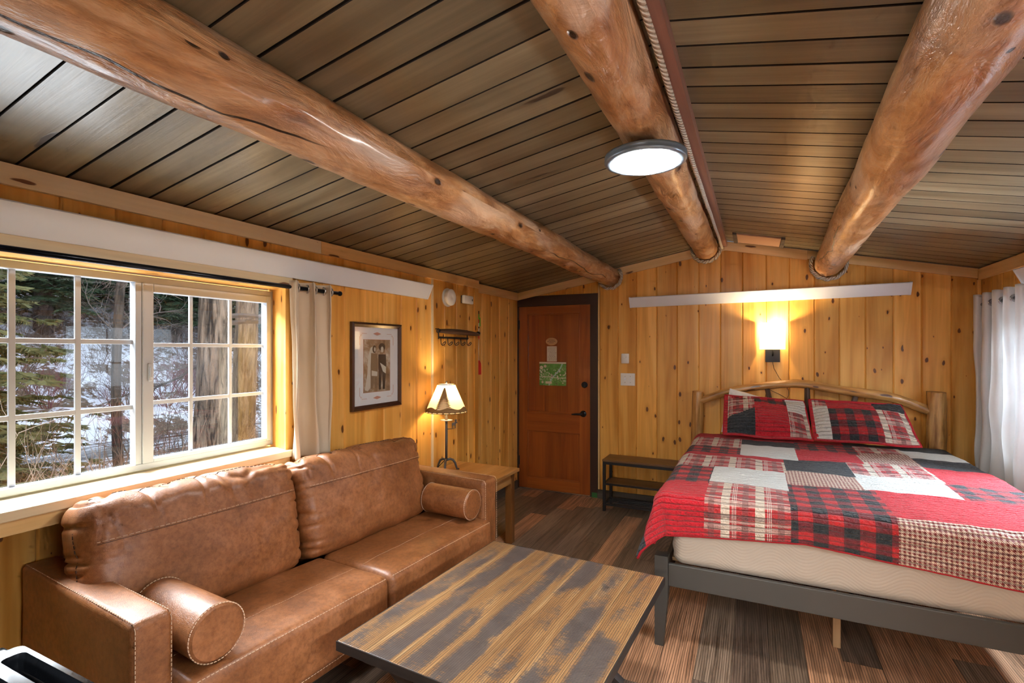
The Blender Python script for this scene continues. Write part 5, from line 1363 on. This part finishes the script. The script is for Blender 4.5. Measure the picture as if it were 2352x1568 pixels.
trunk(-6.0, 3.98, .205, 6, 'bark', 'thick furrowed cottonwood trunk seen through the right window sash', 3)
trunk(-7.3, 5.40, .185, 6, 'bark_l', 'paler cottonwood trunk behind the thick one, next to the window frame', 5)
trunk(-7.0, 3.50, .055, 5.5, 'bark_d', 'thin dark bare tree seen just left of the window mullion', 8, 'bare_tree', 12)
GB = 'bare bushes on the near river bank'
B1 = [bush_mesh(300 + i, 1.5, 1, 12, 'twig' if i else 'twig_p', .008) for i in range(2)]
nearp = [(-5.2, 2.1), (-6.3, 4.5), (-7.2, 4.2), (-6.6, 3.1), (-5.6, 4.9), (-7.6, 6.3), (-8.3, 5.0), (-6.2, 5.9), (-8.4, 7.4), (-5.0, 3.3), (-7.8, 3.0), (-6.8, 7.3), (-4.4, 1.2), (-9, 8.6), (-6, .2)]
for i, (x, y) in enumerate(nearp):
    o = B1[i] if i < 2 else copy_tree(B1[i % 2])
    k = q.uniform(.7, 1.1); o.location = (x, y, hgt(x, y) - .02); o.scale = (k, k, k); o.rotation_euler = (0, 0, q.uniform(0, 6)); tag(o, 'leafless shrub on the near bank outside the window', 'bush', GB)
GH = 'leafless brush on the far river bank'
B2 = [bush_mesh(320 + i, 1.7, 1.6, 14, ('twig_r', 'twig_g', 'twig')[i], .013, 1.0) for i in range(3)]
bp = []
while len(bp) < 85:
    d = 18.3 + 9 * q.random() ** 1.2; y = d * q.uniform(.2, 1.0) + q.uniform(-2, 2)
    if all(math.hypot(d - a, y - b) > 1.15 for a, b in bp): bp.append((d, y))
for i, (d, y) in enumerate(bp):
    o = B2[i] if i < 3 else copy_tree(B2[0 if (d < 21 and q.random() < .5) else q.choice((1, 2))])
    k = q.uniform(.6, 1.3); x = -d; o.location = (x, y, hgt(x, y) - .05); o.scale = (k, k, k * .9); o.rotation_euler = (0, 0, q.uniform(0, 6)); tag(o, 'leafless brush clump across the river outside the window', 'bush', GH)

# ------------------------------------------------------------------ light
w = bpy.data.worlds.new('World'); bpy.context.scene.world = w; w.use_nodes = True
bg = w.node_tree.nodes['Background']; bg.inputs[0].default_value = (.80, .88, 1.0, 1); bg.inputs[1].default_value = 1.7
def area(name, loc, to, sx, sy, e, col):
    d = bpy.data.lights.new(name, 'AREA'); d.shape = 'RECTANGLE'; d.size = sx; d.size_y = sy; d.energy = e; d.color = col
    o = bpy.data.objects.new(name, d); C.objects.link(o); o.location = loc
    o.rotation_euler = (V(to) - V(loc)).to_track_quat('-Z', 'Y').to_euler(); return o
area('daylight_left_window', (-3.6, 1.3, 2.85), (-2.0, 1.3, .5), 1.6, 1.3, 520, (.88, .94, 1))
area('daylight_right_window', (XR + 1.2, 3.5, 2.9), (.4, 3.4, .6), 1.8, 1.3, 640, (.72, .86, 1))
area('fill_near_right', (XR + .9, 0, 2.5), (-.8, .6, .7), 1.8, 1.3, 600, (.92, .96, 1))  # added lamp behind the made-up near window, brightens sofa and table
area('fill_front', (-.25, YF - .6, 2.4), (.2, 2.5, .8), 2.0, 1.2, 260, (1, .95, .88))  # added fill lamp outside the made-up front window

area('snow_light_left', (-3.7, 1.3, -.15), (-1.3, 1.9, 2.3), 2.0, 1.4, 100, (.84, .92, 1))
area('snow_light_right', (XR + 1.5, 3.4, -.15), (.5, 3.0, 2.3), 2.0, 1.4, 220, (.80, .90, 1))
area('fill_up_near_right', (XR + 1.5, 0, -.15), (.2, .6, 2.4), 2.0, 1.4, 130, (.88, .94, 1))  # added upward fill through the made-up near window

# ------------------------------------------------------------------ camera and output
cd = bpy.data.cameras.new('camera'); cam = bpy.data.objects.new('camera', cd); C.objects.link(cam)
cam.location = (0, 0, 1.5); cam.rotation_euler = (R(90), 0, math.atan(559 / 1160)); cd.sensor_width = 36; cd.lens = 36 * 1160 / 2352; cd.shift_y = 19 / 2352; cd.clip_start = .02; cd.clip_end = 300
sc = bpy.context.scene; sc.camera = cam
sc.view_settings.view_transform = 'Standard'; sc.view_settings.look = 'None'; sc.view_settings.gamma = 1; sc.view_settings.exposure = .46
cy_ = sc.cycles; cy_.use_denoising = True; cy_.max_bounces = 5; cy_.diffuse_bounces = 3; cy_.glossy_bounces = 2; cy_.use_adaptive_sampling = True; cy_.adaptive_threshold = .1; cy_.adaptive_min_samples = 12; cy_.transmission_bounces = 4; cy_.transparent_max_bounces = 12; cy_.sample_clamp_indirect = 6; cy_.caustics_reflective = False; cy_.caustics_refractive = False
for o in bpy.data.objects:
    if '_o' in o: del o['_o']
